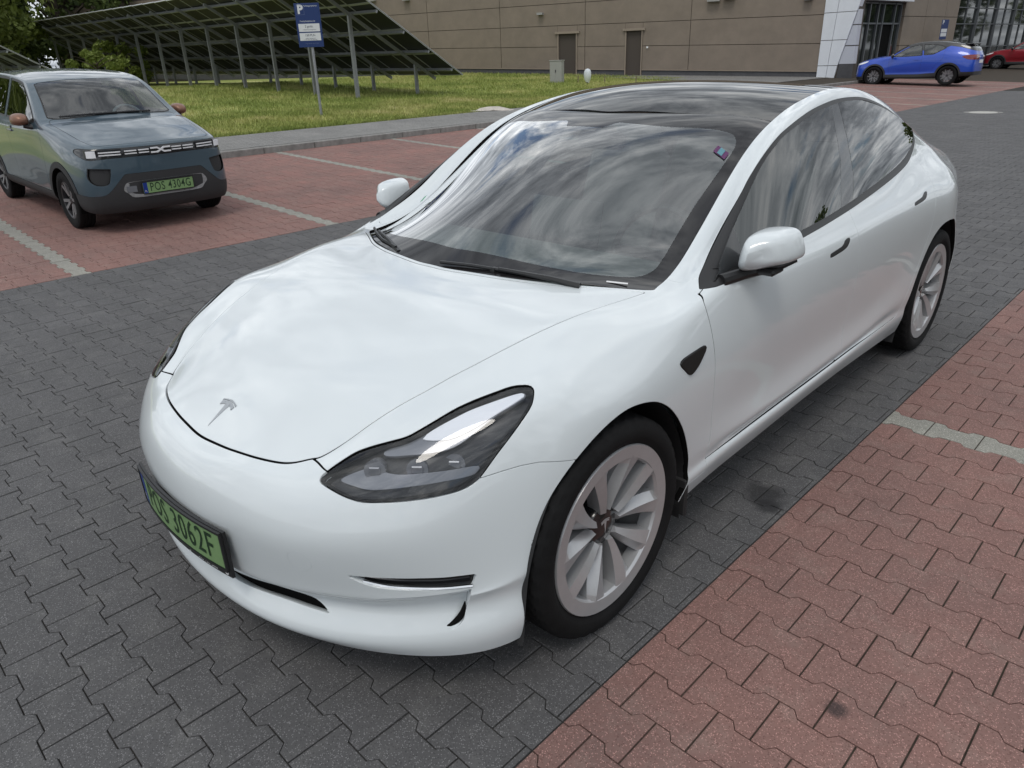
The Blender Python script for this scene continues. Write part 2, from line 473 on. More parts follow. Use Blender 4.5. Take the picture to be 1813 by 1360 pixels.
def grass_mat(name):
    M = bpy.data.materials.new(name); M.use_nodes = True; n = M.node_tree.nodes; l = M.node_tree.links; b = n['Principled BSDF']
    g = n.new('ShaderNodeNewGeometry'); a = n.new('ShaderNodeTexNoise'); a.inputs['Scale'].default_value = .55; a.inputs['Detail'].default_value = 7; a.inputs['Roughness'].default_value = .65; l.new(g.outputs['Position'], a.inputs[0])
    r = n.new('ShaderNodeValToRGB'); e = r.color_ramp.elements; e[0].position = .34; e[0].color = (.17, .22, .05, 1); e[1].position = .72; e[1].color = (.52, .47, .24, 1)
    x = e.new(.47); x.color = (.26, .30, .085, 1); x = e.new(.58); x.color = (.36, .37, .13, 1)
    l.new(a.outputs[0], r.inputs[0])
    m_ = n.new('ShaderNodeMix'); m_.data_type = 'RGBA'; m_.blend_type = 'MULTIPLY'; m_.inputs['Factor'].default_value = 1.0
    c = n.new('ShaderNodeMapRange'); c.inputs[3].default_value = .65; c.inputs[4].default_value = 1.3; l.new(g.outputs['Random Per Island'], c.inputs[0])
    l.new(r.outputs[0], m_.inputs['A']); l.new(c.outputs[0], m_.inputs['B']); l.new(m_.outputs['Result'], b.inputs['Base Color'])
    b.inputs['Roughness'].default_value = .75; b.inputs['Specular IOR Level'].default_value = .2
    return M
M_GRASS = grass_mat('lawn_grass')
sheet('lawn', [-70, -45, -30, -24, -18, -15, X_LAWN], [-20, -5, 5, 15, 27.2], KZ - .03, M_GRASS)
def grass_field(n, x0, x1, y0, y1, hmin, hmax):
    X = RNG.uniform(x0, x1, n); Y = RNG.uniform(y0, y1, n); H = RNG.uniform(hmin, hmax, n) * (.6 + .8 * RNG.random(n)); A = RNG.uniform(0, 6.283, n); B = RNG.uniform(.2, .9, n); wd = RNG.uniform(.004, .009, n) * 1.6
    Z = gzv(X) + KZ - .035
    cx, sx = np.cos(A), np.sin(A); A2 = RNG.uniform(0, 6.283, n)
    P0 = np.c_[X - cx * wd, Y - sx * wd, Z]; P1 = np.c_[X + cx * wd, Y + sx * wd, Z]; P2 = np.c_[X + np.cos(A2) * H * B, Y + np.sin(A2) * H * B, Z + H]
    V = np.stack([P0, P1, P2], 1).reshape(-1, 3); F = np.arange(3 * n).reshape(-1, 3); return V, F
V1, F1 = grass_field(90000, -18, X_LAWN - .02, 1.5, 17, .03, .085); V2, F2 = grass_field(100000, -31, -18, 3, 29, .04, .11); V4, F4 = grass_field(30000, -18, X_LAWN - .02, 17, 27.2, .03, .09); V3, F3 = grass_field(14000, X_LAWN - .2, X_LAWN + .03, 1.5, 17, .03, .08)
o = obj('grass', mesh_np('grass', np.vstack([V1, V2, V3, V4]), np.vstack([F1, F2 + len(V1), F3 + len(V1) + len(V2), F4 + len(V1) + len(V2) + len(V3)])), M_GRASS); tag(o, 'short patchy grass and dry tufts covering the lawn', 'grass', kind='stuff')


# ---------------------------------------------------------------- smooth body surfaces (numpy)
def cc_step(V, Q):
    """one Catmull-Clark step of a quad mesh with boundaries"""
    n = len(V); m = len(Q)
    F = V[Q].mean(1)
    E = np.stack([Q, np.roll(Q, -1, 1)], 2).reshape(-1, 2)
    Es = np.sort(E, 1)
    U, inv, cnt = np.unique(Es[:, 0].astype(np.int64) * n + Es[:, 1], return_inverse=True, return_counts=True)
    inv = inv.ravel()
    ev = np.stack([U // n, U % n], 1)
    mid = V[ev].mean(1)
    fs = np.zeros((len(U), 3)); np.add.at(fs, inv, np.repeat(F, 4, 0))
    bnd = cnt == 1
    EP = np.where(bnd[:, None], mid, (mid * 2 + fs) / 4)
    val = np.zeros(n); np.add.at(val, ev.ravel(), 1)
    S = np.zeros((n, 3)); np.add.at(S, ev[:, 0], mid); np.add.at(S, ev[:, 1], mid)
    fv = np.zeros(n); np.add.at(fv, Q.ravel(), 1)
    FS = np.zeros((n, 3)); np.add.at(FS, Q.ravel(), np.repeat(F, 4, 0))
    val1 = np.maximum(val, 1)[:, None]; fv1 = np.maximum(fv, 1)[:, None]
    NV = (FS / fv1 + 2 * S / val1 + (val1 - 3) * V) / val1
    bv = np.zeros(n, bool); bv[ev[bnd].ravel()] = True
    BS = np.zeros((n, 3)); be = ev[bnd]
    np.add.at(BS, be[:, 0], V[be[:, 1]]); np.add.at(BS, be[:, 1], V[be[:, 0]])
    NV[bv] = .75 * V[bv] + .125 * BS[bv]
    W = np.vstack([NV, EP, F])
    e = inv.reshape(m, 4) + n; f = np.arange(m) + n + len(U)
    prev = np.roll(e, 1, 1)
    NQ = np.stack([Q, e, np.repeat(f[:, None], 4, 1), prev], 2).reshape(-1, 4)
    return W, NQ


def cc_limit(V, Q):
    n = len(V)
    F = V[Q].mean(1)
    E = np.sort(np.stack([Q, np.roll(Q, -1, 1)], 2).reshape(-1, 2), 1)
    U, cnt = np.unique(E[:, 0].astype(np.int64) * n + E[:, 1], return_counts=True)
    ev = np.stack([U // n, U % n], 1); bnd = cnt == 1
    val = np.zeros(n); np.add.at(val, ev.ravel(), 1)
    ES = np.zeros((n, 3)); np.add.at(ES, ev[:, 0], V[ev[:, 1]]); np.add.at(ES, ev[:, 1], V[ev[:, 0]])
    # face opposite corners
    FS = np.zeros((n, 3))
    for k in range(4): np.add.at(FS, Q[:, k], V[Q[:, (k + 2) % 4]])
    k = val[:, None]
    L = (k * k * V + 4 * ES + FS) / (k * (k + 5))
    bv = np.zeros(n, bool); be = ev[bnd]; bv[be.ravel()] = True
    BS = np.zeros((n, 3)); np.add.at(BS, be[:, 0], V[be[:, 1]]); np.add.at(BS, be[:, 1], V[be[:, 0]])
    L[bv] = (4 * V[bv] + BS[bv]) / 6
    return L


def fit_cage(T, Q, it=6, damp=.9):
    """control cage whose limit surface passes (nearly) through the targets"""
    V = T.copy()
    for _ in range(it): V = V + damp * (T - cc_limit(V, Q))
    return V


def mirror_weld(V, Q, eps=1e-6):
    """mirror a y>=0 half mesh across y=0 and weld the seam"""
    n = len(V); on = np.abs(V[:, 1]) < eps
    M = V * [1, -1, 1]
    idx = np.where(on, np.arange(n), np.cumsum(~on) - 1 + n)
    VV = np.vstack([V, M[~on]])
    return VV, np.vstack([Q, idx[Q][:, ::-1]])


def box_cage(band, top):
    """band[s][r] points (station x row), top[k][c] rows of the lid; the lid's rim is the band's first row.
    lid columns c0..cN; the front rim is stations 0..N, the back rim the last N+1"""
    S, Rn = band.shape[:2]; N = top.shape[1]           # top: interior columns 0..N-1 (column N is the rim)
    V = [tuple(p) for p in band.reshape(-1, 3)]
    bid = np.arange(S * Rn).reshape(S, Rn); Q = []
    for s in range(S - 1):
        for r in range(Rn - 1):
            Q.append((bid[s, r], bid[s, r + 1], bid[s + 1, r + 1], bid[s + 1, r]))
    K = S - 2 * N                                      # side stations N..S-1-N
    tid = np.zeros((K, N + 1), int)
    tid[0] = bid[:N + 1, 0]; tid[-1] = bid[S - 1 - N:, 0][::-1]
    for k in range(1, K - 1):
        for c in range(N):
            tid[k, c] = len(V); V.append(tuple(top[k - 1][c]))
        tid[k, N] = bid[N + k, 0]
    for k in range(K - 1):
        for c in range(N):
            Q.append((tid[k, c], tid[k, c + 1], tid[k + 1, c + 1], tid[k + 1, c]))
    return np.array(V, float), np.array(Q, int)


def body_surface(band, top, levels=4, it=6, damp=.9):
    V, Q = box_cage(band, top)
    V[np.abs(V[:, 1]) < 1e-5, 1] = 0
    V, Q = mirror_weld(V, Q)
    V = fit_cage(V, Q, it, damp)
    for _ in range(levels): V, Q = cc_step(V, Q)
    V = cc_limit(V, Q)
    V[np.abs(V[:, 1]) < 1e-4, 1] = 0
    keep = (V[Q][:, :, 1].mean(1) > 0)
    Q = Q[keep]
    used, inv = np.unique(Q, return_inverse=True)
    return V[used], inv.reshape(-1, 4)


def quads_to_tris(Q):
    return np.vstack([Q[:, [0, 1, 2]], Q[:, [0, 2, 3]]])


def vnormals(V, T):
    N = np.zeros_like(V)
    fn = np.cross(V[T[:, 1]] - V[T[:, 0]], V[T[:, 2]] - V[T[:, 0]])
    for k in range(3): np.add.at(N, T[:, k], fn)
    return N / np.maximum(np.linalg.norm(N, axis=1), 1e-12)[:, None]


# ---------------------------------------------------------------- cutting panels out of a body surface
def spl(P, closed=True, n=6):
    """Catmull-Rom through the points; a point given twice is a corner"""
    P = [tuple(p) for p in P]; m = len(P); out = []
    rng = range(m if closed else m - 1)
    for i in rng:
        a, b = np.array(P[i], float), np.array(P[(i + 1) % m], float)
        if np.allclose(a, b): continue
        p0 = np.array(P[(i - 1) % m] if (closed or i > 0) else P[i], float)
        p3 = np.array(P[(i + 2) % m] if (closed or i + 2 < m) else P[(i + 1) % m], float)
        t1 = (b - p0) / 2 if not np.allclose(a, p0) else (b - a)
        t2 = (p3 - a) / 2 if not np.allclose(b, p3) else (b - a)
        L = np.linalg.norm(b - a)
        for t, s in ((t1, 0), (t2, 1)):
            l = np.linalg.norm(t)
            if l > 1.6 * L: t *= 1.6 * L / l
        for k in range(n):
            s = k / n
            out.append((2 * s**3 - 3 * s**2 + 1) * a + (s**3 - 2 * s**2 + s) * t1 + (-2 * s**3 + 3 * s**2) * b + (s**3 - s**2) * t2)
    if not closed: out.append(np.array(P[-1], float))
    return np.array(out)


def sdf_poly(X, poly):
    """signed distance of 2D points to a closed polygon (negative inside)"""
    X = np.asarray(X, float); d = np.full(len(X), 1e9); inside = np.zeros(len(X), bool)
    lo, hi = poly.min(0) - .12, poly.max(0) + .12
    near = ((X > lo) & (X < hi)).all(1)
    Y = X[near]; dn = np.full(len(Y), 1e9); ins = np.zeros(len(Y), bool)
    A = poly; B = np.roll(poly, -1, 0)
    for a, b in zip(A, B):
        e = b - a; L = e @ e
        if L < 1e-14: continue
        t = np.clip(((Y - a) @ e) / L, 0, 1)
        r = Y - a - t[:, None] * e
        dn = np.minimum(dn, (r * r).sum(1))
        c = (a[1] > Y[:, 1]) != (b[1] > Y[:, 1])
        if b[1] != a[1]:
            xi = a[0] + (Y[:, 1] - a[1]) / (b[1] - a[1]) * e[0]
            ins ^= c & (Y[:, 0] < xi)
    d[near] = np.where(ins, -np.sqrt(dn), np.sqrt(dn))
    return np.minimum(d, .5)


def dist_line(X, line):
    d = np.full(len(X), 1e9)
    for a, b in zip(line[:-1], line[1:]):
        e = b - a; L = e @ e
        t = np.clip(((X - a) @ e) / L, 0, 1)
        r = X - a - t[:, None] * e
        d = np.minimum(d, (r * r).sum(1))
    return np.sqrt(d)


class Surf:
    """triangle soup with vertex normals and one label per triangle"""
    def __init__(s, V, T, N=None):
        s.V = np.asarray(V, float); s.T = np.asarray(T, int); s.N = vnormals(s.V, s.T) if N is None else N
        s.L = np.zeros(len(s.T), int); s.names = {0: 'rest'}

    def lab(s, name):
        for k, v in s.names.items():
            if v == name: return k
        k = len(s.names); s.names[k] = name; return k

    def cut(s, phi, only=None):
        """split the triangles (of the labels in `only`) along phi=0; returns mean phi sign per triangle"""
        phi = np.where(np.abs(phi) < 1e-6, 1e-6, phi)
        sg = phi[s.T] > 0
        mix = sg.any(1) & ~sg.all(1)
        if only is not None: mix &= np.isin(s.L, only)
        M = s.T[mix]; ML = s.L[mix]
        if len(M):
            sm = sg[mix]; lone_pos = sm.sum(1) == 1
            k = np.where(lone_pos, sm.argmax(1), (~sm).argmax(1))
            r = np.arange(len(M))
            a, b, c = M[r, k], M[r, (k + 1) % 3], M[r, (k + 2) % 3]
            nv = len(s.V)
            E = np.vstack([np.sort(np.stack([a, b], 1), 1), np.sort(np.stack([a, c], 1), 1)])
            U, inv = np.unique(E[:, 0].astype(np.int64) * nv + E[:, 1], return_inverse=True); inv = inv.ravel()
            i, j = U // nv, U % nv
            t = (phi[i] / (phi[i] - phi[j]))[:, None]
            s.V = np.vstack([s.V, s.V[i] + t * (s.V[j] - s.V[i])])
            nn = s.N[i] + t * (s.N[j] - s.N[i]); nn /= np.maximum(np.linalg.norm(nn, axis=1), 1e-9)[:, None]
            s.N = np.vstack([s.N, nn])
            phi = np.concatenate([phi, np.zeros(len(U))])
            ab = inv[:len(M)] + nv; ac = inv[len(M):] + nv
            new = np.vstack([np.stack([a, ab, ac], 1), np.stack([ab, b, c], 1), np.stack([ab, c, ac], 1)])
            s.T = np.vstack([s.T[~mix], new]); s.L = np.concatenate([s.L[~mix], ML, ML, ML])
        return phi[s.T].sum(1)

    def region(s, fn, name, only=('rest',), gap=0.0):
        """label the inside of fn(V)<0 among `only`; with a gap a strip of that half width on both sides is dropped"""
        ids = [k for k, v in s.names.items() if v in only]
        lb = s.lab(name)
        if gap:
            gp = gap if callable(gap) else (lambda V: gap)
            g = s.lab('strip'); vd = s.lab('void')
            m = s.cut(fn(s.V) - gp(s.V), ids); sel = (m < 0) & np.isin(s.L, ids); s.L[sel] = g
            m = s.cut(fn(s.V) + gp(s.V), [g]); s.L[(m < 0) & (s.L == g)] = lb
            s.L[s.L == g] = vd
        else:
            m = s.cut(fn(s.V), ids); sel = (m < 0) & np.isin(s.L, ids); s.L[sel] = lb

    def part(s, *names):
        ids = [k for k, v in s.names.items() if v in names]
        T = s.T[np.isin(s.L, ids)]
        if len(T) == 0: return np.zeros((0, 3)), T, np.zeros((0, 3))
        u, inv = np.unique(T, return_inverse=True)
        T = inv.reshape(-1, 3); V = s.V[u]; N = s.N[u]
        ar = np.linalg.norm(np.cross(V[T[:, 1]] - V[T[:, 0]], V[T[:, 2]] - V[T[:, 0]]), axis=1)
        return V, T[ar > 1e-12], N


def boundary(T, V=None, skip_y0=True):
    n = T.max() + 1
    E = np.vstack([T[:, [0, 1]], T[:, [1, 2]], T[:, [2, 0]]])
    k = np.minimum(E[:, 0], E[:, 1]).astype(np.int64) * n + np.maximum(E[:, 0], E[:, 1])
    u, first, cnt = np.unique(k, return_index=True, return_counts=True)
    B = E[first[cnt == 1]]
    if V is not None and skip_y0:
        B = B[~((np.abs(V[B[:, 0], 1]) < 1e-6) & (np.abs(V[B[:, 1], 1]) < 1e-6))]
    return B


def flange(V, T, N, depth, skip_y0=True):
    """fold the free edge inwards so that a panel has thickness"""
    B = boundary(T, V, skip_y0)
    if len(B) == 0: return V, T, N
    u = np.unique(B); n = len(V)
    mp = {int(a): i for i, a in enumerate(u)}
    ia = np.array([mp[int(x)] for x in B[:, 0]]); ib = np.array([mp[int(x)] for x in B[:, 1]])
    # outward side normal of the edge fold
    ed = V[B[:, 1]] - V[B[:, 0]]
    sn = np.cross(ed, (N[B[:, 0]] + N[B[:, 1]]))
    SN = np.zeros((len(u), 3)); np.add.at(SN, ia, sn); np.add.at(SN, ib, sn)
    SN /= np.maximum(np.linalg.norm(SN, axis=1), 1e-9)[:, None]
    top = V[u]; bot = V[u] - N[u] * depth
    rim = .0016
    k = len(u)
    mid = V[u] - N[u] * rim + SN * rim * .6
    W = np.vstack([V, top, mid, bot]); WN = np.vstack([N, N[u], (N[u] * .4 + SN), SN])
    WN /= np.maximum(np.linalg.norm(WN, axis=1), 1e-9)[:, None]
    o0, o1, o2 = n, n + k, n + 2 * k
    def strip(p, q): return np.vstack([np.stack([ib + p, ia + p, ia + q], 1), np.stack([ib + p, ia + q, ib + q], 1)])
    return W, np.vstack([T, strip(o0, o1), strip(o1, o2)]), WN


def mirrored(V, T, N): return V * [1, -1, 1], T[:, ::-1], N * [1, -1, 1]


def both(V, T, N):
    V2, T2, N2 = mirrored(V, T, N)
    return np.vstack([V, V2]), np.vstack([T, T2 + len(V)]), np.vstack([N, N2])


def fair(s, names, out_ax, ax, deg, even=False, blend=1.0):
    """refit a glass area of the surface by a smooth polynomial so that mirror images do not ripple"""
    ids = [k for k, v in s.names.items() if v in names]
    u = np.unique(s.T[np.isin(s.L, ids)]); P = s.V[u]
    c = P[:, ax].mean(0); h = (P[:, ax].max(0) - P[:, ax].min(0)) / 2
    if even: c[1] = 0; h[1] = P[:, ax[1]].max()
    X = (P[:, ax] - c) / h
    js = [(i, j) for i in range(deg[0] + 1) for j in range(0, deg[1] + 1, 2 if even else 1) if i / max(deg[0], 1) + j / max(deg[1], 1) <= 1.35]
    def basis(X): return np.stack([np.polynomial.chebyshev.chebval(X[:, 0], np.eye(deg[0] + 1)[i]) * np.polynomial.chebyshev.chebval(X[:, 1], np.eye(deg[1] + 1)[j]) for i, j in js], 1)
    co = np.linalg.lstsq(basis(X), P[:, out_ax], rcond=None)[0]
    f = lambda Z: basis((Z - c) / h) @ co
    s.V[u, out_ax] = f(P[:, ax])
    e = 1e-4; g0 = (f(P[:, ax] + [e, 0]) - f(P[:, ax] - [e, 0])) / (2 * e); g1 = (f(P[:, ax] + [0, e]) - f(P[:, ax] - [0, e])) / (2 * e)
    N = np.zeros((len(u), 3)); N[:, out_ax] = 1; N[:, ax[0]] = -g0; N[:, ax[1]] = -g1
    s.N[u] = N / np.linalg.norm(N, axis=1)[:, None]
    return np.abs(s.V[u, out_ax] - P[:, out_ax]).max()


# ---------------------------------------------------------------- white saloon: body net (car space: x forward from front axle, y left, z up)
TESLA_BAND = np.array([
 # s0 front centre
 [(.73,0,.632),(.772,0,.615),(.801,0,.585),(.821,0,.55),(.833,0,.505),(.836,0,.445),(.826,0,.352),(.813,0,.318),(.785,0,.278),(.818,0,.213),(.805,0,.172)],
 [(.724,.14,.638),(.764,.14,.62),(.793,.145,.59),(.812,.145,.555),(.825,.15,.51),(.828,.15,.45),(.818,.15,.355),(.806,.15,.32),(.778,.15,.28),(.812,.15,.215),(.798,.15,.174)],
 [(.70,.28,.648),(.738,.285,.63),(.765,.29,.60),(.785,.295,.565),(.798,.30,.52),(.80,.30,.46),(.791,.30,.36),(.781,.296,.325),(.753,.29,.285),(.79,.30,.22),(.778,.295,.177)],
 [(.627,.405,.662),(.67,.425,.642),(.705,.442,.61),(.725,.455,.575),(.74,.465,.53),(.745,.47,.47),(.734,.47,.37),(.726,.466,.335),(.703,.457,.295),(.735,.475,.225),(.725,.465,.178)],
 [(.549,.461,.70),(.571,.523,.692),(.589,.577,.668),(.60,.623,.637),(.607,.656,.589),(.612,.685,.51),(.602,.692,.388),(.60,.69,.352),(.587,.677,.308),(.615,.69,.24),(.61,.68,.18)],
 [(.41,.512,.766),(.415,.61,.764),(.42,.685,.745),(.42,.737,.705),(.415,.775,.64),(.405,.81,.54),(.404,.838,.395),(.41,.845,.36),(.411,.838,.315),(.42,.858,.25),(.42,.85,.18)],
 [(.20,.588,.833),(.20,.69,.828),(.20,.762,.818),(.20,.817,.79),(.20,.845,.755),(.20,.885,.66),(.20,.903,.50),(.20,.903,.40),(.20,.90,.33),(.20,.90,.28),(.20,.885,.20)],
 [(0,.635,.878),(0,.72,.862),(0,.78,.842),(0,.827,.812),(0,.864,.777),(0,.905,.70),(0,.913,.52),(0,.91,.40),(0,.905,.34),(0,.905,.29),(0,.885,.21)],
 [(-.20,.682,.898),(-.20,.755,.884),(-.20,.805,.863),(-.20,.843,.834),(-.20,.872,.80),(-.20,.908,.70),(-.20,.913,.52),(-.20,.905,.40),(-.20,.90,.34),(-.20,.902,.30),(-.20,.882,.22)],
 [(-.42,.715,.908),(-.45,.785,.902),(-.44,.828,.892),(-.43,.86,.878),(-.43,.884,.82),(-.43,.906,.69),(-.43,.905,.51),(-.43,.902,.40),(-.43,.898,.345),(-.43,.903,.31),(-.43,.88,.235)],
 [(-.60,.69,.945),(-.66,.775,1.0),(-.63,.83,.965),(-.61,.868,.93),(-.61,.893,.86),(-.61,.912,.69),(-.61,.903,.50),(-.61,.905,.395),(-.61,.895,.35),(-.61,.905,.322),(-.61,.88,.245)],
 [(-.79,.668,1.048),(-.84,.75,1.107),(-.82,.812,1.03),(-.80,.868,.938),(-.80,.90,.86),(-.80,.916,.69),(-.80,.902,.49),(-.80,.909,.39),(-.80,.893,.35),(-.80,.906,.325),(-.80,.88,.247)],
 [(-1.05,.646,1.222),(-1.07,.722,1.233),(-1.06,.795,1.09),(-1.05,.866,.943),(-1.05,.905,.865),(-1.05,.918,.69),(-1.05,.902,.49),(-1.05,.911,.388),(-1.05,.893,.35),(-1.05,.907,.326),(-1.05,.88,.249)],
 [(-1.31,.628,1.326),(-1.32,.697,1.312),(-1.31,.78,1.135),(-1.31,.862,.948),(-1.31,.907,.87),(-1.31,.918,.69),(-1.31,.902,.49),(-1.31,.911,.388),(-1.31,.893,.35),(-1.31,.907,.328),(-1.31,.88,.252)],
 [(-1.60,.616,1.383),(-1.60,.675,1.357),(-1.60,.765,1.165),(-1.60,.856,.96),(-1.60,.907,.875),(-1.60,.918,.69),(-1.60,.903,.49),(-1.60,.911,.39),(-1.60,.893,.352),(-1.60,.907,.328),(-1.60,.88,.250)],
 [(-1.90,.603,1.407),(-1.90,.668,1.371),(-1.90,.76,1.175),(-1.90,.847,.972),(-1.90,.905,.882),(-1.90,.918,.69),(-1.90,.904,.50),(-1.90,.911,.395),(-1.90,.894,.355),(-1.90,.907,.328),(-1.90,.88,.243)],
 [(-2.20,.59,1.384),(-2.20,.672,1.338),(-2.20,.755,1.165),(-2.20,.83,.992),(-2.20,.902,.89),(-2.20,.918,.70),(-2.20,.909,.53),(-2.20,.911,.42),(-2.20,.903,.37),(-2.20,.907,.32),(-2.20,.88,.232)],
 [(-2.50,.578,1.331),(-2.50,.682,1.262),(-2.50,.745,1.14),(-2.50,.80,1.035),(-2.50,.90,.90),(-2.50,.919,.71),(-2.50,.92,.55),(-2.50,.915,.42),(-2.50,.907,.35),(-2.50,.903,.30),(-2.50,.88,.22)],
 [(-2.75,.572,1.258),(-2.73,.69,1.185),(-2.74,.74,1.105),(-2.75,.785,1.035),(-2.75,.898,.905),(-2.75,.923,.72),(-2.75,.925,.55),(-2.75,.92,.42),(-2.75,.91,.35),(-2.75,.905,.29),(-2.75,.88,.21)],
 [(-2.95,.575,1.193),(-2.96,.68,1.125),(-2.97,.74,1.07),(-2.97,.80,1.01),(-2.97,.895,.90),(-2.97,.922,.72),(-2.97,.925,.55),(-2.97,.92,.42),(-2.97,.91,.35),(-2.97,.905,.29),(-2.97,.88,.21)],
 [(-3.20,.59,1.105),(-3.20,.68,1.05),(-3.20,.735,1.008),(-3.20,.785,.955),(-3.20,.845,.86),(-3.20,.88,.70),(-3.20,.903,.54),(-3.20,.905,.42),(-3.20,.895,.35),(-3.20,.885,.29),(-3.20,.865,.22)],
 [(-3.45,.59,1.037),(-3.45,.65,1.008),(-3.45,.70,.975),(-3.45,.745,.925),(-3.45,.785,.83),(-3.45,.815,.69),(-3.45,.84,.53),(-3.45,.84,.42),(-3.45,.845,.35),(-3.45,.835,.29),(-3.45,.81,.22)],
 [(-3.62,.54,1.012),(-3.66,.59,.99),(-3.69,.625,.96),(-3.72,.65,.915),(-3.74,.69,.85),(-3.77,.70,.69),(-3.77,.70,.54),(-3.75,.69,.43),(-3.72,.675,.36),(-3.70,.66,.30),(-3.66,.64,.24)],
 [(-3.68,.40,1.035),(-3.74,.42,1.012),(-3.765,.44,.995),(-3.78,.45,.93),(-3.795,.46,.83),(-3.815,.46,.69),(-3.81,.46,.54),(-3.79,.46,.43),(-3.76,.45,.36),(-3.73,.44,.30),(-3.69,.43,.24)],
 [(-3.71,.21,1.05),(-3.77,.21,1.03),(-3.79,.22,.99),(-3.80,.22,.92),(-3.82,.23,.82),(-3.84,.23,.69),(-3.835,.23,.54),(-3.815,.23,.43),(-3.785,.23,.36),(-3.755,.22,.30),(-3.71,.22,.24)],
 [(-3.72,0,1.055),(-3.78,0,1.035),(-3.80,0,.99),(-3.81,0,.92),(-3.83,0,.82),(-3.85,0,.69),(-3.845,0,.54),(-3.825,0,.43),(-3.795,0,.36),(-3.765,0,.30),(-3.72,0,.24)],
])
TESLA_MID = [(.635,.69),(.47,.768),(.29,.83),(.13,.873),(.0,.90),(-.16,.928),(-.40,1.035),(-.63,1.148),(-.92,1.278),(-1.2,1.372),(-1.55,1.441),(-1.87,1.438),(-2.2,1.405),(-2.5,1.345),(-2.78,1.27),(-3.02,1.195),(-3.25,1.125),(-3.48,1.075)]


def lid_rows(band, mid, N=3, fr=(0, .36, .70)):
    rows = []
    for k, (x, z) in enumerate(mid):
        e = band[N + 1 + k][0]; row = []
        for t in fr:
            row.append((x + (e[0] - x) * t ** 2, e[1] * t, z + (e[2] - z) * t ** 2.2))
        rows.append(row)
    return np.array(rows)


# ---------------------------------------------------------------- wheels (axle along y, outer face towards +y)
def tyre_mesh(R, rim, w, n=168, name='tyre', blocks=True):
    """sidewalls with a bead ring and shoulder, tread with ribs, grooves and cross cuts"""
    h = w / 2
    prof = [(rim - .004, -h * .72, 0), (rim + .012, -h * .86, 0), (rim + (R - rim) * .42, -h * 1.0, 0), (R - .026, -h * .97, 0), (R - .010, -h * .90, 1), (R - .0035, -h * .80, 1)]
    ys = np.linspace(-.74, .74, 21)
    for k, y in enumerate(ys):
        g = k in (4, 5, 10, 15, 16) and 1 or 0
        gg = k in (5, 10, 15)
        prof.append((R - .0025 * (y / .74) ** 2 - (.008 if gg else 0), h * y, 2 if not gg else 3))
    prof += [(R - .0035, h * .80, 1), (R - .010, h * .90, 1), (R - .026, h * .97, 0), (R - (R - rim) * .40, h * 1.0, 0), (rim + (R - rim) * .36, h * .985, 0), (rim + (R - rim) * .33, h * .972, 0), (rim + .016, h * .90, 0), (rim + .006, h * .84, 0), (rim - .004, h * .72, 0)]
    k = len(prof); V = np.zeros((n, k, 3)); a = np.arange(n) / n * 2 * math.pi
    for i, (r, y, t) in enumerate(prof):
        rr = np.full(n, r)
        if blocks and t in (1, 2):
            ph = (np.arange(n) + (i * 1.0 if y > 0 else -i * 1.0) * .9).astype(int) % 4
            rr = np.where(ph == 0, r - (.0065 if t == 2 else .004), r)
        V[:, i, 0] = rr * np.cos(a); V[:, i, 1] = y; V[:, i, 2] = rr * np.sin(a)
    idx = np.arange(n * k).reshape(n, k); nx = np.roll(idx, -1, 0)
    F = np.stack([idx[:, :-1], idx[:, 1:], nx[:, 1:], nx[:, :-1]], 2).reshape(-1, 4)
    me = mesh_np(name, V.reshape(-1, 3), F); me.polygons.foreach_set('use_smooth', np.ones(len(F), bool)); me.set_sharp_from_angle(angle=math.radians(28))
    return me


def blade_spokes(pairs, r0, r1, y_face):
    """five pairs of folded blades: close together at the hub, apart at the rim; a sharp ridge and one flank falling inwards"""
    out = []
    for k in range(pairs * 2):
        sg = 1 if k % 2 else -1; a0 = 2 * math.pi * (k // 2) / pairs + .30
        mb = MB(); st = 8; V = []; F = []
        for i in range(st):
            t = i / (st - 1); r = r0 + (r1 - r0) * t
            a_r = a0 + sg * (.17 + .115 * t) + .06 * t
            win = .010 + .020 * t                        # towards the slit inside the pair
            wout = .014 + .034 * t ** 1.1                # towards the big window
            yr = y_face - .024 * (1 - t) ** 1.5
            aI, aO = a_r - sg * win / r, a_r + sg * wout / r
            fade = 1 - .8 * t ** 4
            pI = (r * math.cos(aI), yr - .030 * fade, r * math.sin(aI)); pR = (r * math.cos(a_r), yr, r * math.sin(a_r)); pO = (r * math.cos(aO), yr - .010 * fade, r * math.sin(aO))
            bI = (r * math.cos(aI), yr - .055, r * math.sin(aI)); bO = (r * math.cos(aO), yr - .055, r * math.sin(aO))
            V += [pI, pR, pO, bO, bI] if sg > 0 else [pO, pR, pI, bI, bO]
        for i in range(st - 1):
            for j in range(5): F.append((i * 5 + j, i * 5 + (j + 1) % 5, (i + 1) * 5 + (j + 1) % 5, (i + 1) * 5 + j))
        F += [(0, 4, 3, 2, 1), tuple((st - 1) * 5 + j for j in range(5))]
        out.append(mb.add(V, F))
    return out
M_ALLOY = mat('alloy_silver', (.47, .475, .485), .32, metal=.45, spec=.6, vary=.04, vscale=30)
M_DISC = mat('brake_disc', (.20, .20, .21), .42, metal=.8)
M_DARKALLOY = mat('dark_alloy', (.05, .05, .055), .35, metal=.6)


def ring(mb, prof, n=72): return mb.lathe(prof, n)


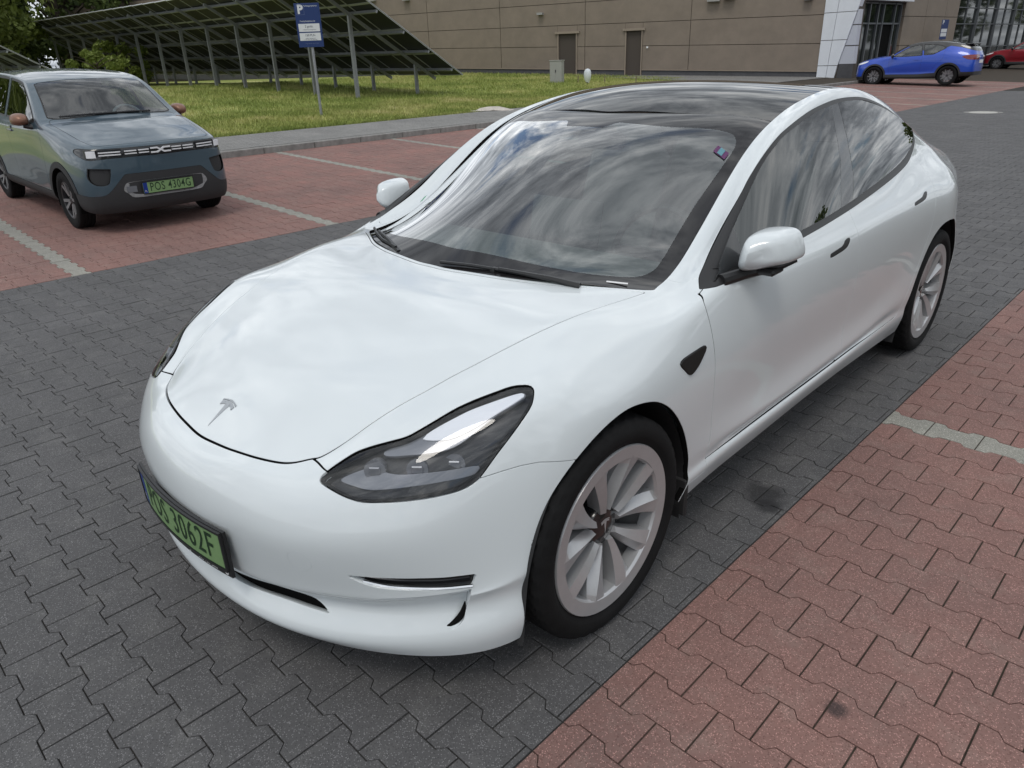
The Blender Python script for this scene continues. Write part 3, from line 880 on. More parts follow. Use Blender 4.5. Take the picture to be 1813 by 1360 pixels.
# ---------------------------------------------------------------- white saloon: panel outlines (car space) and cutting
HOOD_SIDE = [(.627,.408),(.607,.431),(.548,.463),(.483,.487),(.411,.514),(.338,.543),(.271,.564),(.199,.588),(.089,.617),(-.019,.641),(-.132,.664),(-.258,.689),(-.388,.712)]
COWL = [(-.396,.716),(-.330,.61),(-.247,.466),(-.195,.33),(-.164,.2),(-.144,.08),(-.142,0)]
HOOD_FRONT = [(.732,0),(.727,.09),(.719,.175),(.704,.262),(.682,.331),(.660,.372)]
HOOD_POLY = spl([(p[0], -p[1]) for p in HOOD_FRONT[1:][::-1]] + HOOD_FRONT + HOOD_SIDE + [HOOD_SIDE[-1]] + COWL[1:] + [(p[0], -p[1]) for p in COWL[1:-1][::-1]] + [(-.388, -.712)] + [(p[0], -p[1]) for p in HOOD_SIDE[::-1]])
GLASS_SIDE = [(-.412,.714),(-.446,.714),(-.505,.708),(-.58,.696),(-.69,.679),(-.79,.668),(-.98,.652),(-1.177,.638),(-1.302,.630),(-1.45,.620),(-1.62,.615),(-1.78,.611),(-1.95,.603),(-2.2,.588),(-2.5,.572),(-2.75,.562),(-2.92,.552)]
REAR_G = [(-3.02,.52),(-3.09,.42),(-3.13,.28),(-3.155,.12),(-3.16,0)]
_half = [(p[0] - .013, p[1]) for p in COWL[::-1][:-1]] + GLASS_SIDE + REAR_G
TOPGLASS = spl(_half + [(p[0], -p[1]) for p in _half[1:-1][::-1]])
ROOFGAP = spl([(-1.137,-.2),(-1.137,0),(-1.157,.136),(-1.187,.33),(-1.249,.493),(-1.302,.631),(-1.34,.75)], False)
_cl = [(-.252,0),(-.262,.12),(-.277,.24),(-.30,.36),(-.345,.49),(-.40,.578),(-.452,.632),(-.515,.652),(-.575,.646),(-.675,.630),(-.80,.616),(-.95,.611),(-1.06,.606),(-1.115,.588),(-1.133,.555),(-1.120,.49),(-1.09,.41),(-1.062,.33),(-1.046,.22),(-1.04,.13),(-1.04,.125),(-.985,.09),(-.985,.085),(-.985,0)]
WS_CLEAR = spl(_cl + [(p[0], -p[1]) for p in _cl[1:-1][::-1]])
DLO3 = [(-.498,.910,.83),(-.498,.910,.83),(-.515,.92,.818),(-.542,.936,.802),(-.589,.958,.787),(-.643,.987,.774),(-.719,1.03,.76),(-.801,1.081,.75),(-.887,1.134,.741),(-.96,1.178,.731),(-1.066,1.232,.72),(-1.195,1.281,.707),(-1.323,1.312,.697),(-1.48,1.341,.684),(-1.617,1.357,.675),(-1.774,1.368,.669),(-1.935,1.368,.668),(-2.08,1.359,.667),(-2.224,1.338,.672),(-2.373,1.303,.676),(-2.53,1.258,.683),(-2.66,1.212,.69),(-2.725,1.186,.692),(-2.742,1.165,.70),(-2.722,1.130,.725),(-2.655,1.092,.748),(-2.53,1.063,.778),(-2.407,1.042,.797),(-2.227,1.021,.814),(-2.0,1.001,.83),(-1.8,.986,.842),(-1.6,.971,.85),(-1.34,.956,.858),(-1.097,.946,.864),(-.8,.930,.872),(-.65,.921,.877),(-.56,.915,.868),(-.52,.912,.852)]
SH = lambda V: np.c_[V[:, 0], V[:, 2] - V[:, 1]]          # sheared side view: looks along the slope of the side glass
DLO = spl([(x, z - y) for x, z, y in DLO3])
DOOR_A = [(-.494,.916),(-.476,.899),(-.466,.884),(-.466,.86),(-.47,.834),(-.483,.751),(-.489,.71),(-.495,.645),(-.504,.537),(-.511,.453),(-.507,.385),(-.500,.345)]
DOOR_B = [(-1.60,.985),(-1.598,.946),(-1.59,.909),(-1.588,.875),(-1.596,.84),(-1.602,.79),(-1.606,.65),(-1.602,.5),(-1.592,.41),(-1.582,.345)]
DOOR_C = [(-2.63,1.09),(-2.615,.99),(-2.60,.905),(-2.582,.815),(-2.572,.75),(-2.548,.69),(-2.50,.61),(-2.435,.505),(-2.39,.43),(-2.345,.37),(-2.31,.345)]
FDOOR = spl([DOOR_A[0]] + DOOR_A + [DOOR_A[-1]] + [DOOR_B[-1]] + DOOR_B[::-1] + [DOOR_B[0]] + [(-1.3, .99), (-.9, .955), (-.6, .928)])
RDOOR = spl([DOOR_B[0]] + DOOR_B + [DOOR_B[-1]] + [DOOR_C[-1]] + DOOR_C[::-1] + [DOOR_C[0]] + [(-2.55, 1.12), (-2.2, 1.06), (-1.9, 1.03)])
HANDLE_F = spl([(-1.306,.858),(-1.312,.863),(-1.39,.868),(-1.428,.872),(-1.452,.885),(-1.478,.889),(-1.503,.888),(-1.503,.879),(-1.476,.860),(-1.436,.852),(-1.38,.849),(-1.312,.848)])
HANDLE_R = spl([(p[0] - .985, p[1] + .038) for p in [(-1.296,.856),(-1.302,.861),(-1.39,.868),(-1.428,.872),(-1.452,.882),(-1.478,.886),(-1.503,.886),(-1.503,.878),(-1.476,.860),(-1.436,.853),(-1.38,.850),(-1.302,.848)]])
VENT = spl([(-.297,.745),(-.305,.754),(-.315,.757),(-.425,.765),(-.438,.763),(-.438,.755),(-.430,.745),(-.394,.716),(-.360,.701),(-.342,.701),(-.318,.722)])
OB = lambda V: np.c_[(V[:, 1] - V[:, 0]) / math.sqrt(2), V[:, 2]]
_hd = [(.653,.485,.643),(.632,.488,.658),(.597,.505,.678),(.564,.525,.696),(.533,.553,.711),(.506,.585,.723),(.477,.614,.734),(.447,.631,.747),(.409,.645,.762),(.358,.665,.781),(.309,.689,.796),(.263,.715,.808),(.227,.738,.816),(.200,.764,.817),(.197,.778,.812),(.211,.791,.801),(.232,.802,.786),(.266,.805,.763),(.308,.801,.73),(.349,.793,.695),(.392,.783,.654),(.414,.776,.639),(.446,.762,.628),(.495,.733,.623),(.547,.694,.621),(.593,.65,.62),(.621,.612,.619),(.636,.579,.623),(.647,.53,.632)]
HEAD = spl(OB(np.array(_hd)), n=4)
SLIT = spl(OB(np.array([(.682,.579,.429),(.682,.579,.429),(.629,.656,.429),(.571,.719,.425),(.519,.762,.418),(.45,.809,.411),(.45,.809,.411),(.467,.809,.376),(.467,.809,.376),(.525,.765,.38),(.575,.719,.387),(.62,.667,.392),(.641,.638,.397),(.663,.607,.41)])), n=4)
INTAKE = spl([(0,.268),(.12,.270),(.243,.281),(.355,.297),(.439,.299),(.475,.288),(.506,.270),(.506,.268),(.433,.268),(.35,.266),(.2,.255),(0,.252),(-.2,.255),(-.433,.268),(-.439,.299),(-.243,.281)], n=4)
DUCT = spl(OB(np.array([(.64,.64,.356),(.60,.69,.366),(.55,.742,.370),(.468,.807,.373),(.468,.807,.373),(.474,.800,.335),(.478,.790,.302),(.488,.789,.280),(.51,.782,.266),(.536,.765,.259),(.591,.693,.262),(.642,.615,.262),(.66,.59,.29),(.655,.61,.33)])), n=4)
BUMP_P = np.array([-.60, -.170, -.153, -.102, 0, .2715, .327, .372, .417, .463, .51, .9]); BUMP_Z = np.array([.9, .9, .664, .659, .65, .648, .656, .661, .661, .652, .642, .642])
ARCH_F = spl([(.365,.15),(.365,.20),(.358,.281),(.342,.38),(.307,.479),(.269,.549),(.226,.600),(.173,.643),(.106,.679),(.032,.701),(-.046,.708),(-.128,.695),(-.194,.667),(-.258,.615),(-.323,.533),(-.370,.439),(-.393,.352),(-.385,.27),(-.375,.22),(-.365,.15)])
_ar = [(-2.455,.15),(-2.455,.226),(-2.443,.337),(-2.463,.424),(-2.504,.532),(-2.568,.620),(-2.652,.684),(-2.753,.720),(-2.868,.727),(-2.985,.713),(-3.085,.672),(-3.165,.61),(-3.225,.53),(-3.258,.44),(-3.268,.34),(-3.262,.25),(-3.25,.15)]
ARCH_R = spl(_ar)
DLO_TOPX = [.50, .542, .589, .643, .719, .801, .887, .96, 1.066, 1.195, 1.323, 1.48, 1.6, 2.8]; DLO_TOPY = [.826, .802, .787, .774, .760, .750, .741, .731, .716, .700, .685, .66, .60, .55]
SIDE = lambda V: V[:, [0, 2]]
TOPV = lambda V: V[:, [0, 1]]


def gate(f, cond):
    def g(V): return np.where(cond(V), f(V), .5)
    return g


def tesla_surface(levels=4):
    V, Q = body_surface(TESLA_BAND, lid_rows(TESLA_BAND, TESLA_MID), levels)
    s = Surf(V, quads_to_tris(Q))
    side = lambda V: V[:, 1] > .45
    G = .0022
    s.region(lambda V: np.minimum(sdf_poly(SIDE(V), ARCH_F), sdf_poly(SIDE(V), ARCH_R)) + np.where(side(V), 0, 1), 'arch')
    s.region(gate(lambda V: sdf_poly(TOPV(V), TOPGLASS), lambda V: V[:, 2] > .86), 'topglass', gap=.0018)
    s.region(lambda V: sdf_poly(TOPV(V), HOOD_POLY) + np.where(V[:, 2] > .6, 0, 1), 'hood', gap=lambda V: .0021 + .0018 * np.clip((V[:, 0] - .55) / .12, 0, 1))
    s.region(gate(lambda V: sdf_poly(OB(V), HEAD), lambda V: (V[:, 0] > .1) & (V[:, 2] > .5)), 'headlight', gap=.002)
    s.region(gate(lambda V: sdf_poly(SH(V), DLO), lambda V: (V[:, 1] > .5) & (V[:, 2] > .86)), 'dlo', gap=.0016)
    s.region(gate(lambda V: sdf_poly(SIDE(V), VENT), side), 'vent', gap=.0012)
    s.region(gate(lambda V: sdf_poly(SIDE(V), HANDLE_F), side), 'handle_f', gap=.001)
    s.region(gate(lambda V: sdf_poly(SIDE(V), HANDLE_R), side), 'handle_r', gap=.001)
    s.region(gate(lambda V: sdf_poly(OB(V), SLIT), lambda V: V[:, 0] > .3), 'slit')
    s.region(gate(lambda V: sdf_poly(V[:, [1, 2]], INTAKE), lambda V: V[:, 0] > .3), 'intake')
    s.region(gate(lambda V: sdf_poly(OB(V), DUCT), lambda V: V[:, 0] > .3), 'duct')
    s.region(gate(lambda V: np.hypot(V[:, 1] - .480, V[:, 2] - .450) - .031, lambda V: V[:, 0] > .5), 'tow_cover', gap=.0007)
    s.region(gate(lambda V: np.linalg.norm(V - [.622, .665, .372], axis=1) - .0095, lambda V: V[:, 0] > .3), 'sensor', gap=.0006)
    s.region(gate(lambda V: np.linalg.norm(V - [.321, .867, .459], axis=1) - .0095, lambda V: V[:, 0] > .3), 'sensor_side', gap=.0006)
    s.region(gate(lambda V: np.maximum(sdf_poly(SIDE(V), FDOOR), np.interp(-V[:, 0], DLO_TOPX, DLO_TOPY) + .012 - V[:, 1]), lambda V: V[:, 1] > .7), 'front_door', gap=G)
    s.region(gate(lambda V: sdf_poly(SIDE(V), RDOOR), lambda V: V[:, 1] > .7), 'rear_door', gap=G)
    s.region(lambda V: np.where(V[:, 0] > .05, (V[:, 2] - np.interp(OB(V)[:, 0], BUMP_P, BUMP_Z)) * 1.0, .5), 'bumper', gap=.0016)
    # front wing: ahead of the door, down to the sill
    AG = spl([(-.503,.5),(-.503,.70),(-.506,.766),(-.530,.794),(-.552,.816),(-.60,.85),(-.60,1.2)], False)
    def wing(V):
        d1 = np.interp(V[:, 1], AG[:, 1], AG[:, 0]) - V[:, 0]              # behind the pillar foot line -> positive
        d2 = np.interp(V[:, 2], np.array([p[1] for p in DOOR_A[::-1]]), np.array([p[0] for p in DOOR_A[::-1]])) - V[:, 0]
        d = np.where(V[:, 1] < .835, d1, d2)
        return np.where(V[:, 1] > .35, d, .5)
    s.region(lambda V: np.maximum(wing(V), (.30 - V[:, 2])), 'wing', gap=.0016)
    # lamp interior bands
    s.region(lambda V: sdf_poly(OB(V), HEAD) + .006, 'lamp_inner', only=('headlight',))
    # splits inside the glass
    s.region(lambda V: np.interp(np.clip(V[:, 1], 0, 2), ROOFGAP[:, 1], ROOFGAP[:, 0]) - V[:, 0], 'windscreen', only=('topglass',), gap=.002)
    s.region(lambda V: sdf_poly(TOPV(V), WS_CLEAR), 'ws_clear', only=('windscreen',))
    s.region(lambda V: sdf_poly(SH(V), DLO) + .021 + .016 * (V[:, 2] < np.interp(V[:, 0], [-2.75, -2.6, -2.2, -1.6, -.5], [1.2, 1.13, 1.07, 1.03, .95])), 'side_glass', only=('dlo',))
    # the window's middle post and the small black triangle ahead of the glass
    def post(V):
        a = np.interp(V[:, 2], [.98, 1.007, 1.153, 1.341, 1.4], [-1.52, -1.539, -1.64, -1.695, -1.705]); b = np.interp(V[:, 2], [.98, 1.007, 1.094, 1.227, 1.345, 1.4], [-1.65, -1.669, -1.734, -1.766, -1.779, -1.785])
        return np.maximum(V[:, 0] - a, b - V[:, 0])
    s.region(post, 'post', only=('side_glass',), gap=.0012)
    s.region(lambda V: post(V + [0, 0, 0]) * 0 + (np.interp(V[:, 2], [.9, 1.0, 1.2, 1.4], [-1.52, -1.534, -1.655, -1.7]) - V[:, 0]) , 'front_glass', only=('side_glass',))
    s.region(lambda V: -(V[:, 0] + .745 + (V[:, 2] - 1.0) * .10), 'corner_patch', only=('front_glass',))
    fair(s, ('side_glass', 'front_glass', 'post', 'corner_patch'), 1, [0, 2], (3, 2)); fair(s, ('windscreen', 'ws_clear'), 2, [0, 1], (4, 4), True); fair(s, ('topglass',), 2, [0, 1], (6, 4), True)
    return s


# ---------------------------------------------------------------- white saloon: materials and assembly
def paint_mat(name, col, flake=0.0, rough=.32):
    M = bpy.data.materials.new(name); M.use_nodes = True; n = M.node_tree.nodes; l = M.node_tree.links; b = n['Principled BSDF']
    b.inputs['Base Color'].default_value = (*col, 1); b.inputs['Roughness'].default_value = rough; b.inputs['Coat Weight'].default_value = 1.0
    b.inputs['Specular IOR Level'].default_value = .5; b.inputs['Metallic'].default_value = flake
    tc = n.new('ShaderNodeTexCoord'); nz = n.new('ShaderNodeTexNoise'); nz.inputs['Scale'].default_value = 3.0; nz.inputs['Detail'].default_value = 8
    l.new(tc.outputs['Object'], nz.inputs[0])
    mr = n.new('ShaderNodeMapRange'); mr.inputs[1].default_value = .35; mr.inputs[2].default_value = .75; mr.inputs[3].default_value = .012; mr.inputs[4].default_value = .07
    l.new(nz.outputs[0], mr.inputs[0]); l.new(mr.outputs[0], b.inputs['Coat Roughness'])
    MATS[name] = M; return M
M_WHITE = paint_mat('white_paint', (.66, .705, .725))
M_BLACK = mat('gloss_black', (.012, .012, .013), .18, coat=.6)
M_TRIM = mat('satin_black_trim', (.018, .018, .019), .38)
M_PLASTIC = mat('black_plastic', (.022, .022, .023), .62, bump=.15, bscale=600)
M_DARK = mat('dark_void', (.006, .006, .006), .9, spec=.1)
M_ROOFGLASS = glass_mat('roof_glass', (.08, .09, .10), refl=.75)
M_FRIT = mat('glass_border', (.014, .013, .014), .04, spec=.7)
M_WS = glass_mat('windscreen_glass', (.66, .76, .73), refl=2.0)
M_SIDEG = glass_mat('side_glass', (.30, .38, .36), refl=1.0)
M_LENS = glass_mat('lamp_lens', (.92, .93, .95), refl=.6)
M_CHROME = mat('chrome', (.75, .76, .78), .12, metal=1.0)
M_TYRE = mat('tyre_rubber', (.009, .009, .0095), .85, spec=.25, vary=.25, vscale=14, bump=.2, bscale=260)
M_LAMPBLACK = mat('lamp_black', (.020, .021, .024), .3)
M_LAMPGREY = mat('lamp_grey', (.20, .21, .23), .25, metal=.3)
M_LAMPWHITE = mat('lamp_white', (.85, .87, .90), .3)
M_INTERIOR = mat('dark_upholstery', (.030, .030, .032), .7, vary=.2, vscale=30); M_PALESEAT = mat('pale_upholstery', (.22, .225, .22), .6, vary=.06, vscale=30); M_DASH = mat('dash_top', (.10, .105, .105), .7, vary=.2, vscale=40)
M_HEADLINER = mat('pale_headliner', (.42, .43, .42), .85)
M_PLATE = mat('green_plate', (.19, .31, .135), .42, vary=.05, vscale=60)
M_PLATEBLUE = mat('plate_blue', (.010, .035, .22), .4)
M_INK = mat('plate_ink', (.012, .035, .014), .5)
M_WHITEINK = mat('white_ink', (.70, .70, .70), .5)


def add_mesh(name, V, T, N, material, parent, flange_from=None, dark=None):
    me = mesh_np(name, V, T, N); me.materials.append(material)
    if dark is not None and flange_from is not None:
        me.materials.append(dark); mi = np.zeros(len(T), np.int32)
        for a, b in flange_from: mi[a:b] = 1
        me.polygons.foreach_set('material_index', mi)
    o = bpy.data.objects.new(name, me); link(o, parent); return o


def panel(name, surf, names, material, parent, mirror=False, center=False, depth=.014, lift=0.0, shift=None, dark=True):
    """a panel of the body shell with a folded edge; the fold down in the joint is coloured dark as its shade"""
    V, T, N = surf.part(*names)
    if len(T) == 0: print('EMPTY PART', name, names); return []
    if shift is not None: V = V - N * shift(V)[:, None]
    if lift: V = V + N * lift
    n0 = len(T); n1 = n0
    if depth:
        B = len(boundary(T, V)); V, T, N = flange(V, T, N, depth); n1 = n0 + 2 * B
    fl = [(n1, len(T))]; dk = M_DARK if (dark and depth) else None  # dark fold faces: shade of the joint put into colour
    if center:
        k = len(T); V, T, N = both(V, T, N); fl += [(n1 + k, 2 * k)]
        return [add_mesh(name, V, T, N, material, parent, fl, dk)]
    out = [add_mesh(name, V, T, N, material, parent, fl, dk)]
    if mirror:
        V, T, N = mirrored(V, T, N); out.append(add_mesh(name, V, T, N, material, parent, fl, dk))
    return out


def arch_liner(mb, poly, y0, y1, z_min=.16):
    """inner skin of a wheel opening: the outline carried inwards and closed at the back"""
    P = [p for p in poly if p[1] > z_min]
    V = [(p[0], y0, p[1]) for p in P] + [(p[0], y1, p[1]) for p in P]; n = len(P)
    F = [(i, i + 1, n + i + 1, n + i) for i in range(n - 1)] + [tuple(range(n, 2 * n))]
    mb.add(V, F)


def tesla_emblem(mb, fn, s=1.0):
    """the T-shaped badge: a curved cap line, a bar and a tapering stem; fn maps (across, along, up)"""
    def pr(poly, h=.0016):
        mb.prism(poly, lambda p: fn(p[0] * s, p[1] * s, 0), lambda p: fn(p[0] * s, p[1] * s, h * s))
    up = [(-.040 + .080 * i / 12, .050 - .0085 * ((i - 6) / 6) ** 2) for i in range(13)]
    pr(up + [(x, y - .005) for x, y in up[::-1]])
    bar = [(-.037 + .074 * i / 12, .0425 - .0085 * ((i - 6) / 6) ** 2) for i in range(13)]
    low = [(.034, .022), (.024, .028), (.013, .0305), (.0105, .030), (.0, -.046), (-.0105, .030), (-.013, .0305), (-.024, .028), (-.034, .022)]
    pr(bar[:7] + [(0, .034)] + low[4:])
    pr([(0, .034)] + bar[6:] + low[:5])


def car_wheel(parent, loc, side, R, rim, w, rim_builder, tyre_me=None, yaw=0.0, blocks=True):
    """a wheel as a part with its own parts; side=+1 left, -1 right"""
    e = bpy.data.objects.new('wheel', tyre_me); link(e, parent)
    e.location = loc; e.rotation_euler = (0, 0, (0 if side > 0 else math.pi) + yaw)
    return e


def tesla_rim(w):
    """silver ten-blade rim, black hub, brake"""
    mb = MB(); mb.lathe([(.2575, .098), (.2590, .106), (.2565, .111), (.2500, .1105), (.2180, .1075), (.2120, .100), (.2110, .060)], 96)
    mb.lathe([(.2460, .094), (.2440, .06), (.2330, .02), (.2330, -.085), (.2480, -.105)], 72)
    mb.build('rim', M_ALLOY, w, smooth=True, sharp=30)
    for k, b in enumerate(blade_spokes(5, .056, .226, .1085)): b.build('spoke', M_ALLOY, w, smooth=True, sharp=14)
    mb = MB(); mb.lathe([(.0, .0745), (.030, .0745), (.036, .0725), (.062, .066), (.070, .052), (.072, -.05)], 40); mb.build('hub', M_BLACK, w, smooth=True)
    mb = MB(); tesla_emblem(mb, lambda a, b, c: (a, .0747 + c, b), .5); mb.build('wheel_badge', M_ALLOY, w)
    mb = MB(); mb.lathe([(.07, .012), (.170, .012), (.170, -.010), (.07, -.010)], 64); mb.build('brake_disc', M_DISC, w, smooth=True)
    mb = MB()
    for a in np.linspace(.45, 1.25, 7): mb.box((.165 * math.cos(a), .004, .165 * math.sin(a)), (.055, .075, .032), np.array([[math.cos(a), 0, -math.sin(a)], [0, 1, 0], [math.sin(a), 0, math.cos(a)]]), .006)
    mb.build('brake_caliper', M_DARKALLOY, w)


def number_plate(parent, txt, size, fn, frame_txt=None, thick=.004, badge='PL'):
    """plate, blue band, letters; fn maps plate coordinates (u right, v up, w out) to the car"""
    W, H = size; n = 20
    def slab(name, u0, u1, v0, v1, w0, w1, material, par):
        mb = MB(); V = []; F = []
        for i in range(n + 1):
            u = u0 + (u1 - u0) * i / n
            V += [fn(u, v0, w0), fn(u, v1, w0), fn(u, v1, w1), fn(u, v0, w1)]
        for i in range(n):
            for j in range(4): F.append((i * 4 + j, (i + 1) * 4 + j, (i + 1) * 4 + (j + 1) % 4, i * 4 + (j + 1) % 4))
        F += [(0, 1, 2, 3), tuple(n * 4 + j for j in (3, 2, 1, 0))]
        mb.add(V, F); return mb.build(name, material, par)
    def letters(name, t, cu, cv, hh, sx, w, material, par, bold=0.0, sp=1.0):
        me = text_mesh(name, t, 1.0, bold=bold, spacing=sp); co = np.array([v.co[:] for v in me.vertices])
        h0 = .69
        for v, c in zip(me.vertices, co): v.co = fn(cu + c[0] * hh / h0 * sx, cv + c[1] * hh / h0, w)
        me.update(); return obj(name, me, material, par)
    plate = slab('number_plate', -W / 2, W / 2, -H / 2, H / 2, 0, thick, M_PLATE, parent)
    slab('blue_band', -W / 2 + .004, -W / 2 + .045, -H / 2 + .004, H / 2 - .004, thick, thick + .0006, M_PLATEBLUE, plate)
    letters('country_code', badge, -W / 2 + .0245, -H / 2 + .024, .018, .85, thick + .0014, M_WHITEINK, plate)
    letters('plate_letters', txt, .022, 0, H * .70, .70, thick + .0012, M_INK, plate, bold=.004, sp=1.12)
    for v in (-1, 1): slab('plate_border', -W / 2 - .004, W / 2 + .004, v * (H / 2 + .0015) - .0035, v * (H / 2 + .0015) + .0035, 0, thick + .003, M_TRIM, plate); slab('plate_border', v * (W / 2 + .003) - .003, v * (W / 2 + .003) + .003, -H / 2, H / 2, 0, thick + .003, M_TRIM, plate)
    for v in (-1, 1): slab('plate_edge', -W / 2, W / 2, v * (H / 2 - .0035) - .001, v * (H / 2 - .0035) + .001, thick, thick + .0008, M_INK, plate)
    return plate


def build_tesla():
    t = empty('white_saloon_car', (-1.10285, .13660, 0), -1.551903, 'large white electric saloon with black glass roof standing on the grey lane', 'car')
    s = tesla_surface(4)
    panel('hood', s, ('hood',), M_WHITE, t, center=True)
    def duct_depth(V):
        p = OB(V)[:, 0]; z = V[:, 2]
        return .036 * np.clip((p + .02) / .262, 0, 1) ** 1.7 * np.clip(np.minimum((z - .262) / .03, (.376 - z) / .022), 0, 1)
    bump = panel('front_bumper', s, ('bumper',), M_WHITE, t, center=True, depth=.03, dark=False)[0]
    panel('air_duct', s, ('duct',), M_WHITE, bump, mirror=True, depth=.0, shift=duct_depth)
    panel('towing_eye_cover', s, ('tow_cover',), M_WHITE, bump, mirror=True, depth=.004)
    [panel('parking_sensor', s, (nm,), M_WHITE, bump, mirror=True, depth=.003) for nm in ('sensor', 'sensor_side')]
    panel('fender', s, ('wing',), M_WHITE, t, mirror=True, depth=.02)
    fd = panel('front_door', s, ('front_door',), M_WHITE, t, mirror=True)
    rd = panel('rear_door', s, ('rear_door',), M_WHITE, t, mirror=True)
    panel('body_side', s, ('rest',), M_WHITE, t, center=True, depth=.02)
    panel('roof_glass', s, ('topglass',), M_ROOFGLASS, t, center=True, depth=.006)
    wsb = panel('windscreen_border', s, ('windscreen',), M_FRIT, t, center=True, depth=.004)[0]
    ws = panel('windscreen', s, ('ws_clear',), M_WS, t, center=True, depth=.0)[0]
    panel('window_trim', s, ('dlo',), M_TRIM, t, mirror=True, depth=.01)
    panel('door_post_cover', s, ('post',), M_BLACK, t, mirror=True, depth=.004)
    panel('mirror_triangle', s, ('corner_patch',), M_BLACK, t, mirror=True, depth=.004)
    panel('front_side_window', s, ('front_glass',), M_SIDEG, t, mirror=True, depth=.0)
    panel('rear_side_window', s, ('side_glass',), M_SIDEG, t, mirror=True, depth=.0)
    panel('fender_camera', s, ('vent',), M_BLACK, t, mirror=True, depth=.01, lift=.004)
    for k, o in enumerate(panel('door_handle', s, ('handle_f',), M_TRIM, t, mirror=True, depth=.006)): o.parent = fd[k]
    for k, o in enumerate(panel('door_handle', s, ('handle_r',), M_TRIM, t, mirror=True, depth=.006)): o.parent = rd[k]
    # headlights: lens over a dark housing with a white upper insert and a lower grey shelf
    lens = panel('headlight', s, ('headlight', 'lamp_inner'), M_LENS, t, mirror=True, depth=.003, dark=False)
    def kids(name, names, material, depth, lift):
        for k, o in enumerate(panel(name, s, names, material, t, mirror=True, depth=depth, lift=lift)): o.parent = lens[k]
    kids('lamp_seal', ('headlight',), M_DARK, .010, -.001)
    hs = Surf(*s.part('lamp_inner'))
    FIN = spl([(0.0345,.7065),(.058,.7055),(.1054,.7105),(.1682,.7155),(.2174,.7246),(.2674,.7501),(.3182,.7781),(.3732,.7981),(.3945,.8085),(.3609,.8085),(.3197,.8019),(.2684,.7901),(.2175,.7744),(.1672,.7558),(.134,.7407),(.0972,.7285),(.0565,.717)], n=4)
    WHT = spl([(.138,.7362),(.1715,.7357),(.2111,.7394),(.2609,.7552),(.3184,.7793),(.39,.8065),(.361,.8075),(.2684,.7881),(.2175,.7724),(.1672,.7538),(.140,.7407)], n=4)
    BAND = spl([(-.0738,.6553),(-.0383,.6491),(-.0032,.646),(.0271,.6471),(.1056,.6505),(.1825,.6519),(.2602,.6553),(.2735,.6724),(.2156,.6738),(.1189,.6758),(.0597,.6772),(.0114,.684),(-.0232,.6767)], n=4)
    hs.region(lambda V: sdf_poly(OB(V), WHT), 'white'); hs.region(lambda V: sdf_poly(OB(V), FIN), 'fin'); hs.region(lambda V: sdf_poly(OB(V), BAND), 'band')
    def hk(name, nm, material, lift, depth=.0):
        for k, o in enumerate(panel(name, hs, nm, material, t, mirror=True, depth=depth, lift=lift, dark=False)): o.parent = lens[k]
    hk('lamp_housing', ('rest',), M_LAMPBLACK, -.034); hk('lamp_white', ('white',), M_LAMPWHITE, -.006, .012); hk('lamp_fin', ('fin',), M_LAMPGREY, -.010, .014); hk('lamp_shelf', ('band',), M_LAMPGREY, -.020, .012)
    for sg in (1, -1):
        for (x, y, z) in ((.575, .60, .672), (.505, .675, .672), (.43, .725, .672)):
            mb = MB(); d = np.array([.75, .62, .2]); d /= np.linalg.norm(d)
            mb.tube([np.array((x, y, z)) - d * .05, np.array((x, y, z)) - d * .018], [.024, .027], 14)
            mb.box(np.array((x, y, z)) - d * .016, (.006, .03, .022), np.array([[d[0], -d[1], 0], [d[1], d[0], 0], [0, 0, 1]]), .003)
            o = mb.build('lamp_projector', M_LAMPGREY, lens[0 if sg > 0 else 1], smooth=True)
            if sg < 0:
                for v in o.data.vertices: v.co.y *= -1
                o.data.flip_normals()
    # lower openings
    panel('fog_slit', s, ('slit',), M_BLACK, bump, mirror=True, depth=.0, lift=-.016)
    for sg in (1, -1):
        L = spl([(.540,.758,.2615),(.520,.772,.266),(.502,.779,.274),(.488,.783,.287),(.482,.786,.305),(.480,.789,.325)], False, 4)
        MB().tube([(x - .004, (y - .004) * sg, z + .001) for x, y, z in L], list(.0075 * np.sin(np.linspace(.12, 3.0, len(L))) + .0006), 8).build('duct_outlet', M_DARK, bump, smooth=True)
    panel('lower_intake', s, ('intake',), M_DARK, bump, center=True, depth=.0, lift=-.03)
    sv, st_, sn = s.part('slit')
    for sg in (1, -1):
        mb = MB(); L = [(.655,.615,.402),(.62,.667,.3925),(.575,.719,.3875),(.525,.765,.3815),(.470,.807,.3785)]
        mb.tube([(x - .004, y * sg, z + .004) for x, y, z in spl(L, False, 4)], .0042, 6); mb.build('fog_slit_chrome', M_CHROME, bump, smooth=True)
    # inside of the shell: added dark sheet for the shade behind every joint
    V, T, N = s.part('hood', 'bumper', 'wing', 'front_door', 'rear_door', 'rest', 'void', 'vent', 'handle_f', 'handle_r', 'tow_cover', 'sensor')
    low = V[T].mean(1); keep = (low[:, 2] < .985) & ~((low[:, 0] > .15) & (low[:, 2] > .60) & (low[:, 1] > .45))
    V2 = V - N * .016; add_mesh('inner_shell', *both(V2, T[keep], N), M_DARK, t)
    mb = MB(); mb.box((-1.43, 0, .225), (3.95, 1.50, .10), None, .03); mb.box((-1.45, 0, .235), (2.0, 1.70, .07), None, .03); mb.build('underbody', M_PLASTIC, t)
    for A, x0 in ((ARCH_F, 0), (ARCH_R, -2.875)):
        for sg in (1, -1):
            mb = MB(); arch_liner(mb, A, .882 * sg, .46 * sg); mb.build('wheel_arch_liner', M_PLASTIC, t, smooth=True)
    for sg in (1, -1):
        mb = MB(); mb.box((-.395, .84 * sg, .245), (.018, .12, .14), None, .006); mb.build('mud_guard', M_PLASTIC, t)
